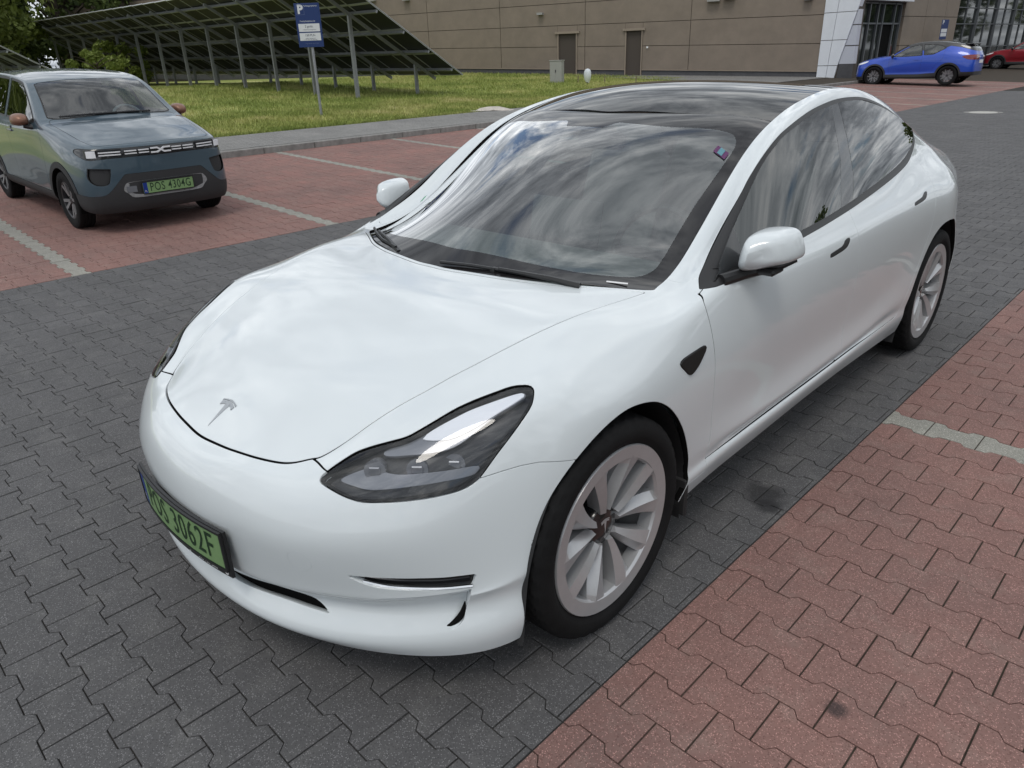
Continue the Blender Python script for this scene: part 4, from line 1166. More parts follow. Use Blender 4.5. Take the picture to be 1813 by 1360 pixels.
    # wheels
    tm = tyre_mesh(.3355, .247, .238)
    tm.materials.append(M_TYRE)
    first = None
    for (x, sg) in ((0, 1), (-2.875, 1), (0, -1), (-2.875, -1)):
        if first is None:
            w = car_wheel(t, (x, .790 * sg, .3335), sg, 0, 0, 0, None, tm); w.rotation_euler = (0, 0, 0); tesla_rim(w); first = w
        else:
            w = copy_tree(first, t); w.location = (x, .790 * sg, .3335); w.rotation_euler = (0, .5 if sg > 0 else 1.1, 0 if sg > 0 else math.pi)
    # door mirrors
    MX, MY, MZ = -.085, -.034, -.023
    rim_o = spl([(.893,.985),(.903,1.048),(.922,1.078),(.985,1.087),(1.020,1.079),(1.037,1.05),(1.047,1.01),(1.035,.990),(.97,.966),(.915,.951),(.897,.962)], True, 4); cy, cz = .965, 1.022
    for sg in (1, -1):
        V = []; F = []; k = len(rim_o); st = [(-.703, .985), (-.695, 1.0), (-.66, .995), (-.625, .96), (-.592, .88), (-.566, .74), (-.550, .52), (-.543, .25)]
        for x, sc in st:
            for y, z in rim_o: V.append((x + MX + (y - cy) * -.25, sg * (cy + MY + (y - cy) * sc * .97), cz + MZ + (z - cz) * sc * .97))
        for i in range(len(st) - 1):
            for j in range(k): F.append((i * k + j, i * k + (j + 1) % k, (i + 1) * k + (j + 1) % k, (i + 1) * k + j))
        F.append(tuple((len(st) - 1) * k + j for j in range(k)))
        if sg > 0: F = [f[::-1] for f in F]
        mb = MB().add(V, F); md = mb.build('door_mirror', M_WHITE, t, smooth=True, sharp=60)
        gl = [(-.700 + MX + (y - cy) * -.25, sg * (cy + MY + (y - cy) * .92), cz + MZ + (z - cz) * .92) for y, z in rim_o]
        MB().add(gl, [tuple(range(k)) if sg < 0 else tuple(range(k))[::-1]]).build('mirror_glass', M_BLACK, md)
        mb = MB(); low = [q for q in rim_o if q[1] < 1.0]
        mb.tube([(-.785, sg * .995, .966), (-.757, sg * .965, .950), (-.725, sg * .92, .936), (-.67, sg * .885, .930), (-.575, sg * .856, .922)], [.008, .012, .016, .019, .021], 10)
        mb.box((-.725, sg * .921, .936), (.075, .10, .020), None, .008); mb.build('mirror_arm', M_TRIM, md, smooth=True)
    # wipers
    for pts, arm in ((((-.166, .03, .938), (-.19, .16, .942), (-.222, .31, .938), (-.268, .47, .930)), ((-.285, .54, .918), (-.25, .45, .934), (-.205, .27, .945))), (((-.40, -.66, .926), (-.33, -.55, .932), (-.262, -.42, .936), (-.21, -.27, .938)), ((-.20, -.24, .924), (-.25, -.36, .942), (-.335, -.54, .940)))):
        mb = MB(); mb.tube(pts, .006, 6); mb.box(np.mean(pts, 0), (.02, .02, .012)); b = mb.build('wiper', M_TRIM, t, smooth=True)
        mb = MB(); mb.tube(arm, [.011, .009, .006], 6); mb.build('wiper_arm', M_TRIM, b, smooth=True)
    # stickers on the glass
    def quad_on(name, c, du, dv, nrm, material, par):
        c, du, dv, nrm = map(np.array, (c, du, dv, nrm)); c = c + nrm * .003
        return MB().add([c - du - dv, c + du - dv, c + du + dv, c - du + dv], [(0, 1, 2, 3)]).build(name, material, par)
    M_STK = mat('sticker_purple', (.10, .025, .10), .4); M_STC = mat('sticker_cyan', (.10, .25, .30), .4); M_STG = mat('sticker_green', (.10, .35, .20), .4)
    nn = np.array([.42, .35, .84]); quad_on('toll_sticker', (-1.033, .577, 1.2335), (.004, .025, -.012), (-.016, .0, .0085), nn, M_STK, ws)
    quad_on('sticker_print', (-1.033, .577, 1.2355), (.002, .010, -.005), (-.014, .0, .0075), nn, M_STC, ws)
    quad_on('green_sticker', (-.64, -.61, 1.015), (.002, .014, .006), (-.014, 0, .010), np.array([.42, -.35, .84]), M_STG, ws)
    quad_on('vin_label', (-.378, .612, .9175), (-.016, .029, -.0022), (-.004, -.002, .001), np.array([.2, .3, .93]), M_WHITEINK, wsb)
    # badge on the nose of the hood
    hood_z = lambda x: np.interp(x, [.47, .635, .70, .73], [.768, .69, .652, .632]) 
    V, T, N = s.part('hood'); near = V[np.abs(V[:, 1]) < .06]
    def hz(x, y): d = np.hypot(near[:, 0] - x, near[:, 1] - abs(y)); i = np.argsort(d)[:6]; wgt = 1 / (d[i] + 1e-4); return (near[i, 2] * wgt).sum() / wgt.sum()
    mb = MB(); tesla_emblem(mb, lambda a, b, c: (.664 - b * .93, a, hz(.664 - b * .93, a) + .0006 + c), .92); mb.build('hood_badge', mat('badge_silver', (.42, .44, .46), .3, metal=.6), t)
    # number plate on its holder, slightly bowed
    def pf(u, v, w): return (.853 + w - u * u * .36 - .10 * (v + .06) * 0, -u * -1.0, .418 + v) if False else (.852 + w - u * u * .34, u, .4185 + v * .995)
    mb = MB(); n = 20; V = []; F = []
    for i in range(n + 1):
        u = -.270 + .54 * i / n
        for v, w in ((-.082, -.006), (.064, -.006), (.064, .002), (.058, .003), (-.076, .003), (-.082, .002)): V.append(pf(u, v, w))
    for i in range(n):
        for j in range(6): F.append((i * 6 + j, (i + 1) * 6 + j, (i + 1) * 6 + (j + 1) % 6, i * 6 + (j + 1) % 6))
    F += [tuple(range(6)), tuple(n * 6 + j for j in range(5, -1, -1))]
    fr = mb.add(V, F).build('plate_holder', M_TRIM, t)
    mb = MB(); mb.box((.828, 0, .425), (.03, .30, .09), None, .008); mb.build('plate_bracket', M_TRIM, fr)
    pl = number_plate(fr, 'POS 3062F', (.520, .114), lambda u, v, w: pf(u, v, w + .003))
    me = text_mesh('holder_print', '605 121 800', 1.0, bold=.01); co = np.array([v.co[:] for v in me.vertices])
    for v, c in zip(me.vertices, co): v.co = pf(.165 + c[0] * .0185, -.0695 + c[1] * .0185, .0042)
    obj('holder_print', me, M_WHITEINK, fr)
    for cu, r_ in ((.252, .007), (.075, .006), (-.02, .006)):
        mb = MB(); mb.prism([(cu + r_ * math.cos(a), -.0695 + r_ * math.sin(a)) for a in np.linspace(0, 2 * math.pi, 12, endpoint=False)], lambda p: pf(p[0], p[1], .0035), lambda p: pf(p[0], p[1], .0045)); mb.build('holder_mark', M_WHITEINK, fr)
    # cabin
    mb = MB(); mb.box((-1.6, 0, .36), (2.9, 1.6, .16)); mb.box((-.62, 0, .80), (.50, 1.46, .14), None, .05); mb.box((-.40, 0, .86), (.45, 1.36, .05), None, .02); mb.build('dashboard', M_DASH, t)
    mb = MB(); R20 = np.array([[math.cos(.2), 0, -math.sin(.2)], [0, 1, 0], [math.sin(.2), 0, math.cos(.2)]]); mb.box((-.86, 0, .93), (.012, .36, .23), R20, .004); mb.build('touch_screen', M_BLACK, t)
    mb = MB(); c = np.array((-.95, .37, .86)); ax = np.array((.9, 0, .42)); u = np.array((-.42, 0, .9)); v = np.array((0, 1., 0))
    mb.tube([c + .18 * (math.cos(a) * v + math.sin(a) * u) for a in np.linspace(0, 2 * math.pi, 33)], .014, 8, False); mb.bar(c - v * .17, c + v * .17, .03, .03); mb.build('steering_wheel', M_TRIM, t, smooth=True)
    for y in (.37, -.37):
        mb = MB(); R_ = np.array([[math.cos(.35), 0, math.sin(.35)], [0, 1, 0], [-math.sin(.35), 0, math.cos(.35)]]); Rb = R_.T
        mb.box((-1.42, y, .56), (.50, .50, .16), None, .06); mb.box((-1.76, y, .86), (.14, .48, .60), Rb, .06); mb.box((-1.90, y, 1.17), (.10, .27, .18), Rb, .045); mb.build('front_seat', M_PALESEAT, t, smooth=True, sharp=50)
    mb = MB(); mb.box((-2.35, 0, .55), (.5, 1.3, .18), None, .06); mb.box((-2.66, 0, .83), (.16, 1.3, .55), Rb, .06); mb.box((-2.95, 0, .98), (.45, 1.2, .03), None, .01); mb.build('rear_bench', M_PALESEAT, t, smooth=True, sharp=50)
    mb = MB(); mb.box((-1.10, 0, 1.245), (.05, .24, .07), None, .02); mb.tube([(-1.07, 0, 1.285), (-1.10, 0, 1.25)], .012, 6); mb.build('inside_mirror', M_BLACK, t, smooth=True)
    return t, s
TESLA, TS = build_tesla()


# ---------------------------------------------------------------- the other cars
def rowset(low, *tops):
    """complete a station: given upper points and the common lower rows"""
    return list(tops) + low
def st(x, ups, low): return [(x if len(p) == 2 else p[0], *p[-2:]) for p in ups] + [(x if len(p) == 2 else p[0], *p[-2:]) for p in low]

SPRING_BAND = np.array([
 [(.64,0,.87),(.69,0,.835),(.705,0,.78),(.708,0,.72),(.712,0,.64),(.715,0,.52),(.715,0,.40),(.70,0,.28),(.66,0,.21)],
 [(.636,.20,.87),(.686,.21,.835),(.70,.21,.78),(.703,.215,.72),(.707,.215,.64),(.71,.22,.52),(.71,.22,.40),(.695,.22,.28),(.655,.22,.21)],
 [(.615,.40,.868),(.66,.42,.833),(.675,.425,.78),(.68,.43,.72),(.685,.43,.64),(.69,.435,.52),(.69,.435,.40),(.675,.43,.28),(.64,.43,.21)],
 [(.56,.58,.865),(.60,.61,.83),(.615,.625,.78),(.62,.635,.72),(.625,.64,.64),(.63,.645,.52),(.63,.645,.40),(.615,.64,.28),(.58,.63,.21)],
 [(.40,.62,.888),(.44,.685,.85),(.455,.705,.79),(.46,.72,.72),(.465,.73,.64),(.47,.74,.52),(.47,.745,.40),(.455,.74,.28),(.43,.72,.22)],
 st(.20, [(.635,.925),(.71,.898),(.735,.85),(.75,.78),(.765,.68)], [(.775,.55),(.78,.42),(.775,.30),(.74,.24)]),
 st(.0, [(.65,.965),(.715,.94),(.742,.895),(.757,.82),(.77,.72)], [(.78,.57),(.785,.43),(.78,.31),(.74,.24)]),
 st(-.25, [(.665,1.01),(.725,.992),(.75,.955),(.762,.885),(.773,.76)], [(.782,.60),(.785,.44),(.78,.31),(.74,.24)]),
 st(-.42, [(-.40,.66,1.05),(-.45,.715,1.06),(-.43,.745,1.015),(-.42,.765,.96),(.775,.80)], [(.783,.62),(.785,.44),(.78,.31),(.74,.24)]),
 st(-.66, [(-.65,.615,1.22),(-.70,.665,1.235),(-.68,.72,1.11),(.768,.985),(.78,.82)], [(.783,.62),(.78,.45),(.78,.31),(.74,.24)]),
 st(-1.0, [(-.95,.565,1.405),(-1.0,.615,1.39),(.695,1.19),(.77,.995),(.784,.82)], [(.783,.62),(.778,.45),(.78,.31),(.74,.24)]),
 st(-1.4, [(-1.35,.55,1.475),(.605,1.44),(.69,1.215),(.77,1.0),(.786,.83)], [(.783,.62),(.778,.45),(.78,.31),(.74,.24)]),
 st(-1.8, [(.545,1.495),(.60,1.455),(.688,1.22),(.77,1.005),(.787,.83)], [(.784,.62),(.78,.45),(.78,.31),(.74,.24)]),
 st(-2.25, [(.54,1.495),(.595,1.455),(.683,1.225),(.765,1.01),(.787,.84)], [(.79,.62),(.79,.45),(.785,.31),(.74,.24)]),
 st(-2.6, [(.525,1.475),(.58,1.435),(.668,1.22),(.752,1.02),(.78,.85)], [(.785,.62),(.785,.45),(.775,.31),(.73,.24)]),
 st(-2.87, [(-2.80,.50,1.445),(-2.84,.55,1.40),(.635,1.2),(.715,1.02),(.745,.85)], [(.75,.62),(.75,.45),(.74,.31),(.70,.24)]),
 st(-2.99, [(-2.88,.43,1.43),(-2.95,.47,1.37),(.54,1.18),(.61,1.0),(.64,.84)], [(.65,.62),(.65,.45),(.64,.31),(-2.95,.61,.24)]),
 st(-3.03, [(-2.91,.30,1.44),(-2.98,.33,1.37),(.36,1.18),(.40,1.0),(.42,.84)], [(.43,.62),(.43,.45),(.42,.31),(-2.98,.41,.24)]),
 st(-3.05, [(-2.92,.15,1.445),(-2.99,.16,1.37),(.18,1.18),(.20,1.0),(.21,.84)], [(.21,.62),(.21,.45),(.21,.31),(-3.0,.2,.24)]),
 st(-3.055, [(-2.925,0,1.445),(-2.995,0,1.37),(0,1.18),(0,1.0),(0,.84)], [(0,.62),(0,.45),(0,.31),(-3.0,0,.24)]),
])
SPRING_MID = [(.50,.905),(.31,.96),(.11,1.0),(-.10,1.035),(-.27,1.065),(-.52,1.25),(-.82,1.43),(-1.3,1.505),(-1.8,1.527),(-2.25,1.525),(-2.6,1.505),(-2.82,1.47)]

CHR_BAND = np.array([
 [(.70,0,.86),(.80,0,.80),(.84,0,.72),(.855,0,.63),(.86,0,.54),(.86,0,.45),(.85,0,.36),(.83,0,.27),(.78,0,.21)],
 [(.695,.20,.86),(.79,.21,.80),(.83,.21,.72),(.845,.215,.63),(.85,.215,.54),(.85,.22,.45),(.84,.22,.36),(.82,.22,.27),(.77,.22,.21)],
 [(.66,.40,.86),(.75,.42,.80),(.785,.425,.72),(.80,.43,.63),(.805,.43,.54),(.805,.435,.45),(.80,.435,.36),(.78,.43,.27),(.73,.43,.21)],
 [(.55,.58,.875),(.62,.64,.82),(.65,.67,.74),(.66,.69,.64),(.66,.70,.54),(.66,.71,.45),(.65,.71,.36),(.64,.70,.27),(.60,.68,.22)],
 [(.38,.63,.925),(.42,.73,.88),(.45,.77,.80),(.46,.80,.70),(.46,.82,.58),(.46,.83,.47),(.45,.83,.37),(.44,.82,.28),(.42,.80,.23)],
 st(.18, [(.65,.965),(.75,.935),(.80,.88),(.835,.80),(.865,.70)], [(.885,.58),(.885,.44),(.875,.31),(.83,.25)]),
 st(.0, [(.66,.99),(.75,.965),(.80,.92),(.835,.84),(.87,.74)], [(.895,.60),(.895,.44),(.88,.31),(.83,.25)]),
 st(-.25, [(.68,1.02),(.755,1.005),(.80,.97),(.83,.89),(.855,.77)], [(.875,.60),(.87,.44),(.865,.31),(.82,.25)]),
 st(-.50, [(-.48,.70,1.04),(-.53,.765,1.05),(-.51,.80,1.01),(-.50,.83,.96),(.855,.80)], [(.865,.62),(.85,.45),(.86,.31),(.82,.25)]),
 st(-.78, [(-.77,.66,1.21),(-.82,.715,1.22),(-.80,.775,1.10),(.835,.985),(.865,.82)], [(.865,.62),(.84,.45),(.86,.31),(.82,.25)]),
 st(-1.10, [(-1.08,.61,1.40),(-1.12,.665,1.38),(.75,1.19),(.84,1.0),(.87,.84)], [(.865,.62),(.835,.45),(.86,.31),(.82,.25)]),
 st(-1.45, [(-1.42,.58,1.50),(.64,1.46),(.74,1.23),(.84,1.02),(.87,.85)], [(.86,.62),(.835,.45),(.86,.31),(.82,.25)]),
 st(-1.85, [(.57,1.525),(.63,1.48),(.735,1.26),(.84,1.05),(.875,.87)], [(.865,.64),(.84,.47),(.86,.32),(.82,.26)]),
 st(-2.25, [(.56,1.51),(.625,1.46),(.735,1.28),(.84,1.10),(.885,.90)], [(.885,.68),(.875,.50),(.87,.34),(.82,.27)]),
 st(-2.60, [(.55,1.47),(.62,1.41),(.74,1.25),(.845,1.09),(.895,.90)], [(.90,.70),(.895,.52),(.88,.36),(.82,.28)]),
 st(-2.95, [(.53,1.40),(.60,1.33),(.715,1.19),(.81,1.05),(.87,.88)], [(.885,.70),(.875,.53),(.86,.38),(.80,.30)]),
 st(-3.22, [(-3.20,.50,1.32),(-3.22,.56,1.25),(.65,1.14),(.74,1.02),(.78,.87)], [(.80,.70),(.80,.54),(.78,.40),(.73,.32)]),
 st(-3.42, [(-3.30,.43,1.27),(-3.34,.48,1.20),(-3.38,.55,1.10),(.62,.99),(.66,.86)], [(.68,.70),(.68,.55),(.66,.41),(.62,.33)]),
 st(-3.47, [(-3.33,.30,1.28),(-3.38,.33,1.20),(-3.42,.37,1.10),(.41,.99),(.44,.86)], [(.45,.70),(.45,.55),(.44,.41),(.42,.33)]),
 st(-3.49, [(-3.34,.15,1.285),(-3.39,.16,1.20),(-3.44,.18,1.10),(.2,.99),(.22,.86)], [(.22,.70),(.22,.55),(.22,.41),(.21,.33)]),
 st(-3.50, [(-3.345,0,1.285),(-3.395,0,1.20),(-3.445,0,1.10),(0,.99),(0,.86)], [(0,.70),(0,.55),(0,.41),(0,.33)]),
])
CHR_MID = [(.49,.94),(.27,1.0),(.07,1.035),(-.15,1.06),(-.36,1.085),(-.62,1.26),(-.95,1.43),(-1.35,1.535),(-1.8,1.557),(-2.25,1.54),(-2.6,1.495),(-2.93,1.43),(-3.2,1.35)]


def circ(cx, cz, r, z0, n=40):
    """wheel opening: a round top on straight legs"""
    return np.array([(cx + r * math.cos(a), max(cz + r * math.sin(a), z0)) for a in np.linspace(-.75, math.pi + .75, n)] + [(cx - r * .72, z0 - .2), (cx + r * .72, z0 - .2)])


def alloy5(w, R, r, dark, spokes=5, twin=True):
    mb = MB(); mb.lathe([(r, .060), (r + .004, .068), (r - .004, .072), (r - .022, .066), (r - .028, .02), (r - .03, -.07)], 48); mb.build('rim', dark, w, smooth=True)
    for k in range(spokes):
        for s_ in ((-1, 1) if twin else (0,)):
            a0 = 2 * math.pi * k / spokes; a1 = a0 + s_ * .26
            u0, u1 = np.array((math.cos(a0 + s_ * .12), 0, math.sin(a0 + s_ * .12))), np.array((math.cos(a1), 0, math.sin(a1)))
            mb = MB(); mb.bar(u0 * .045 + (0, .040, 0), u1 * (r - .015) + (0, .060, 0), .030 if twin else .05, .022, up=(0, 1, 0)); mb.build('spoke', M_BRIGHTCUT if dark is M_DARKALLOY else dark, w)
    mb = MB(); mb.lathe([(0, .052), (.035, .050), (.055, .038), (.06, -.02)], 24); mb.build('hub', dark, w, smooth=True)
    mb = MB(); mb.lathe([(.05, .0), (r - .05, .0), (r - .05, -.02), (.05, -.02)], 32); mb.build('brake_disc', M_DISC, w, smooth=True)
M_BRIGHTCUT = mat('machined_alloy', (.25, .25, .26), .4, metal=.5)
M_CLAD = mat('grey_black_cladding', (.030, .031, .033), .68, bump=.3, bscale=400)
M_BLUEGREY = paint_mat('slate_blue_paint', (.050, .082, .108), flake=.12)
M_BLUE = paint_mat('bright_blue_paint', (.008, .062, .47), flake=.1)
M_REDCAR = paint_mat('deep_red_paint', (.30, .010, .022), flake=.3)
M_BLACKPAINT = paint_mat('black_roof_paint', (.010, .010, .012))
M_COPPER = mat('copper_cap', (.235, .125, .085), .38, metal=.35)
M_CARGLASS = glass_mat('car_glass', (.34, .40, .40), refl=1.2)
M_LAMPLENS = glass_mat('clear_lamp', (.8, .82, .84), refl=1.1)
M_LAMPRED = mat('rear_lamp_red', (.18, .008, .010), .15, coat=1.0)
M_WHITEBAR = mat('white_bar', (.80, .81, .83), .35)
M_SKID = mat('skid_grey', (.24, .245, .25), .55, vary=.25, vscale=55)


def car_common(t, s, paint, arches, axles, R, rimr, wid, track, liner_y, liner_in, wheels, glass_parts, wheel_turn=0.0, belly=.27):
    for nm, lab_ in glass_parts: panel(nm, s, (lab_,), M_CARGLASS, t, mirror=(nm != 'windscreen' and nm != 'rear_window'), center=(nm in ('windscreen', 'rear_window')), depth=0)
    for A in arches:
        for sg in (1, -1):
            mb = MB(); arch_liner(mb, A, liner_y * sg, liner_in * sg); mb.build('wheel_arch_liner', M_DARK, t)
    V, T, N = s.part('void', 'rest', 'hood', 'front_door', 'rear_door')
    keep = V[T].mean(1)[:, 2] < .95
    add_mesh('inner_shell', *both(V - N * .02, T[keep], N), M_DARK, t)  # added dark sheet, stands in for shade behind the joints
    x0, x1 = axles
    mb = MB(); mb.box(((x0 + x1) / 2, 0, belly), (abs(x1 - x0) + 1.0, liner_in * 2 + .1, .10), None, .02); mb.box(((x0 + x1) / 2, 0, belly), (abs(x1 - x0) - .8, liner_y * 1.85, .10), None, .02); mb.build('underbody', M_DARK, t)
    tm = tyre_mesh(R, rimr, wid, 64, blocks=False); tm.materials.append(M_TYRE); first = None
    for x in axles:
        for sg in (1, -1):
            if first is None:
                w = car_wheel(t, (x, track * sg, R - .003), sg, 0, 0, 0, None, tm); wheels(w); first = w
            else: w = copy_tree(first, t); w.location = (x, track * sg, R - .003)
            w.rotation_euler = (0, random.uniform(0, 6), (0 if sg > 0 else math.pi) + (wheel_turn if x == x0 else 0))
    mb = MB(); mb.box(((x0 + x1) / 2 - .1, 0, .42), (abs(x1 - x0) + .1, liner_in * 2.2, .10)); mb.box((x0 - .62, 0, .88), (.5, 1.25, .16), None, .04); mb.build('dashboard', M_INTERIOR, t)
    for y in (.34, -.34):
        mb = MB(); Rb = np.array([[math.cos(.3), 0, -math.sin(.3)], [0, 1, 0], [math.sin(.3), 0, math.cos(.3)]])
        mb.box((x0 - 1.25, y, .60), (.46, .46, .14), None, .05); mb.box((x0 - 1.52, y, .90), (.13, .45, .58), Rb, .05); mb.box((x0 - 1.64, y, 1.22), (.09, .25, .17), Rb, .04); mb.build('front_seat', M_INTERIOR, t, smooth=True, sharp=50)
    mb = MB(); c = np.array((x0 - .88, .34, .95)); u = np.array((-.42, 0, .9)); v = np.array((0, 1., 0))
    mb.tube([c + .175 * (math.cos(a) * v + math.sin(a) * u) for a in np.linspace(0, 2 * math.pi, 25)], .014, 6, False); mb.build('steering_wheel', M_LAMPWHITE if belly < .26 else M_TRIM, t, smooth=True)


def build_spring():
    t = empty('small_hatchback_car', (-7.90, 1.69, gz(-7.90)), 0.02, 'slate blue compact car with copper mirror caps and green number plate by the kerb', 'car')
    t.rotation_euler = (0, math.atan(SLOPE), .02)
    V, Q = body_surface(SPRING_BAND, lid_rows(SPRING_BAND, SPRING_MID), 4); V[:, 2] -= np.clip(V[:, 2] - .95, 0, 1) * .07; s = Surf(V, quads_to_tris(Q))
    side = lambda V: V[:, 1] > .45
    AF, AR = circ(0, .285, .335, .16), circ(-2.423, .285, .335, .16)
    s.region(lambda V: np.minimum(sdf_poly(SIDE(V), AF), sdf_poly(SIDE(V), AR)) + np.where(side(V), 0, 1), 'arch')
    WS = spl([(-.30,0),(-.315,.3),(-.36,.52),(-.42,.625),(-.47,.628),(-.65,.590),(-.86,.552),(-.93,.52),(-.90,.35),(-.87,.15),(-.865,0)] + [(-.87,-.15),(-.90,-.35),(-.93,-.52),(-.86,-.552),(-.65,-.590),(-.47,-.628),(-.42,-.625),(-.36,-.52),(-.315,-.3)])
    s.region(gate(lambda V: sdf_poly(TOPV(V), WS), lambda V: V[:, 2] > 1.0), 'windscreen', gap=.008)
    W1 = spl([(-.53,1.03),(-.53,1.03),(-.72,1.175),(-.98,1.335),(-1.12,1.385),(-1.46,1.415),(-1.46,1.415),(-1.46,1.035),(-1.46,1.035),(-1.0,1.03)])
    W2 = spl([(-1.54,1.035),(-1.54,1.035),(-1.54,1.418),(-1.54,1.418),(-2.05,1.425),(-2.28,1.41),(-2.38,1.36),(-2.40,1.28),(-2.33,1.12),(-2.22,1.05),(-2.22,1.05)])
    gy = lambda V: np.interp(-V[:, 0], [.5, .7, 1.0, 1.4], [.69, .65, .60, .58]) - V[:, 1]
    s.region(gate(lambda V: np.maximum(sdf_poly(SIDE(V), W1), gy(V)), lambda V: V[:, 2] > .9), 'w1', gap=.012)
    s.region(gate(lambda V: np.maximum(sdf_poly(SIDE(V), W2), gy(V)), lambda V: V[:, 2] > .9), 'w2', gap=.012)
    HD = spl([(.655,0),(.648,.2),(.628,.40),(.575,.565),(.40,.61),(.20,.628),(0,.643),(-.25,.656),(-.385,.63),(-.345,.5),(-.295,.28),(-.285,0)] + [(-.295,-.28),(-.345,-.5),(-.385,-.63),(-.25,-.656),(0,-.643),(.2,-.628),(.4,-.61),(.575,-.565),(.628,-.4),(.648,-.2)])
    s.region(gate(lambda V: sdf_poly(TOPV(V), HD), lambda V: V[:, 2] > .83), 'hood', gap=.003)
    # black front band with the lamps, lower grille frame, fog pods, cladding
    BANDP = spl([(0,.742),(.3,.744),(.55,.742),(.66,.735),(.70,.76),(.715,.80),(.69,.838),(.60,.835),(.3,.832),(0,.832),(-.3,.832),(-.6,.835),(-.66,.735),(-.3,.744)], n=4)
    s.region(gate(lambda V: sdf_poly(V[:, [1, 2]], BANDP), lambda V: V[:, 0] > .30), 'band', gap=.002)
    LOWP = spl([(0,.585),(.36,.585),(.40,.575),(.52,.46),(.60,.40),(.72,.39),(.80,.39),(.80,.1),(.80,.1),(-.8,.1),(-.8,.39),(-.52,.46),(-.36,.585)], n=4)
    s.region(gate(lambda V: sdf_poly(V[:, [1, 2]], LOWP), lambda V: V[:, 0] > .30), 'lowgrille', gap=.002)
    POD = spl([(.505,.645),(.505,.645),(.685,.66),(.685,.66),(.70,.56),(.655,.50),(.56,.50),(.525,.56)], n=3)
    s.region(gate(lambda V: sdf_poly(V[:, [1, 2]], POD), lambda V: V[:, 0] > .30), 'pod', gap=.003)
    AF2, AR2 = circ(0, .285, .395, .10), circ(-2.423, .285, .395, .10)
    s.region(lambda V: np.minimum(np.minimum(sdf_poly(SIDE(V), AF2), sdf_poly(SIDE(V), AR2)), V[:, 2] - .345) + np.where(V[:, 1] > .60, 0, .6), 'clad', gap=.0015)
    D1 = spl([(-.40,1.0),(-.40,1.0),(-.385,.8),(-.41,.5),(-.43,.36),(-.43,.36),(-1.50,.36),(-1.50,.36),(-1.50,1.2),(-1.50,1.2),(-.7,1.1)], n=3); D2 = spl([(-1.50,1.2),(-1.50,1.2),(-1.50,.36),(-1.50,.36),(-1.98,.36),(-2.03,.5),(-2.12,.66),(-2.28,.78),(-2.36,.9),(-2.36,1.2),(-2.36,1.2)], n=3)
    s.region(gate(lambda V: np.maximum(sdf_poly(SIDE(V), D1), gy(V)), lambda V: V[:, 1] > .6), 'front_door', gap=.0025)
    s.region(gate(lambda V: np.maximum(sdf_poly(SIDE(V), D2), gy(V)), lambda V: V[:, 1] > .6), 'rear_door', gap=.0025)
    panel('hood', s, ('hood',), M_BLUEGREY, t, center=True)
    panel('body_shell', s, ('rest',), M_BLUEGREY, t, center=True, depth=.02)
    fd = panel('front_door', s, ('front_door',), M_BLUEGREY, t, mirror=True); rd = panel('rear_door', s, ('rear_door',), M_BLUEGREY, t, mirror=True)
    band = panel('front_band', s, ('band',), M_BLACK, t, center=True, depth=.01)[0]
    low = panel('lower_grille', s, ('lowgrille',), M_CLAD, t, center=True, depth=.02)[0]
    panel('fog_pod', s, ('pod',), M_CLAD, t, mirror=True, depth=.0, lift=-.02)
    panel('cladding', s, ('clad',), M_CLAD, t, mirror=True, depth=.02, lift=.006)
    panel('window_frame', s, ('void',), M_TRIM, t, mirror=True, depth=0, lift=-.004)
    car_common(t, s, M_BLUEGREY, (AF, AR), (0, -2.423), .292, .185, .172, .69, .765, .40, lambda w: alloy5(w, .292, .19, M_DARKALLOY, 4), (('windscreen', 'windscreen'), ('front_side_window', 'w1'), ('rear_side_window', 'w2')), wheel_turn=.0, belly=.25)
    fx = lambda y: np.interp(abs(y), [0, .215, .43, .63, .70], [.709, .704, .682, .622, .565])
    def front_box(name, y0, y1, z0, z1, material, par, d=.012, out=.004):
        mb = MB(); n = 4; V = []; F = []
        for i in range(n + 1):
            y = y0 + (y1 - y0) * i / n; x = fx(y) + out
            V += [(x - d, y, z0), (x - d, y, z1), (x, y, z1), (x, y, z0)]
        for i in range(n):
            for j in range(4): F.append((i * 4 + j, (i + 1) * 4 + j, (i + 1) * 4 + (j + 1) % 4, i * 4 + (j + 1) % 4))
        F += [(0, 1, 2, 3), tuple(n * 4 + j for j in (3, 2, 1, 0))]
        return mb.add(V, F).build(name, material, par)
    for sg in (1, -1):
        for (a, b) in ((.115, .215), (.235, .345)):
            for z in (.772, .797): front_box('white_dash', sg * a, sg * b, z, z + .010, M_WHITEBAR, band)
        hl = front_box('headlight', sg * .375, sg * .675, .752, .826, M_LAMPBLACK, t, .03, .002)
        for z in (.772, .797): front_box('daytime_light', sg * .385, sg * .575, z, z + .011, M_WHITEBAR, hl, .01, .010)
        front_box('lamp_lens', sg * .60, sg * .672, .758, .822, M_LAMPWHITE, hl, .01, .006)
        front_box('fog_lamp', sg * .56, sg * .65, .53, .63, M_LAMPBLACK, t, .03, -.012)
        panel_y = sg * .70
        # copper mirrors
        mb = MB(); V = []; F = []; o = spl([(-.075,-.045),(-.08,.03),(-.05,.065),(.03,.072),(.085,.045),(.095,-.02),(.06,-.055),(-.02,-.062)], True, 3); k = len(o); stn = [(-.10, .92), (-.09, 1.0), (-.03, .97), (.02, .80), (.055, .5), (.066, .2)]
        for x, sc in stn: V += [(-.60 + x, sg * (.835 + a * sc * .9), 1.045 + b * sc * .9) for a, b in o]
        for i in range(len(stn) - 1):
            for j in range(k): F.append((i * k + j, i * k + (j + 1) % k, (i + 1) * k + (j + 1) % k, (i + 1) * k + j))
        F += [tuple(range(k)), tuple((len(stn) - 1) * k + j for j in range(k))]
        md = mb.add(V, F).build('door_mirror', M_COPPER, t, smooth=True, sharp=60)
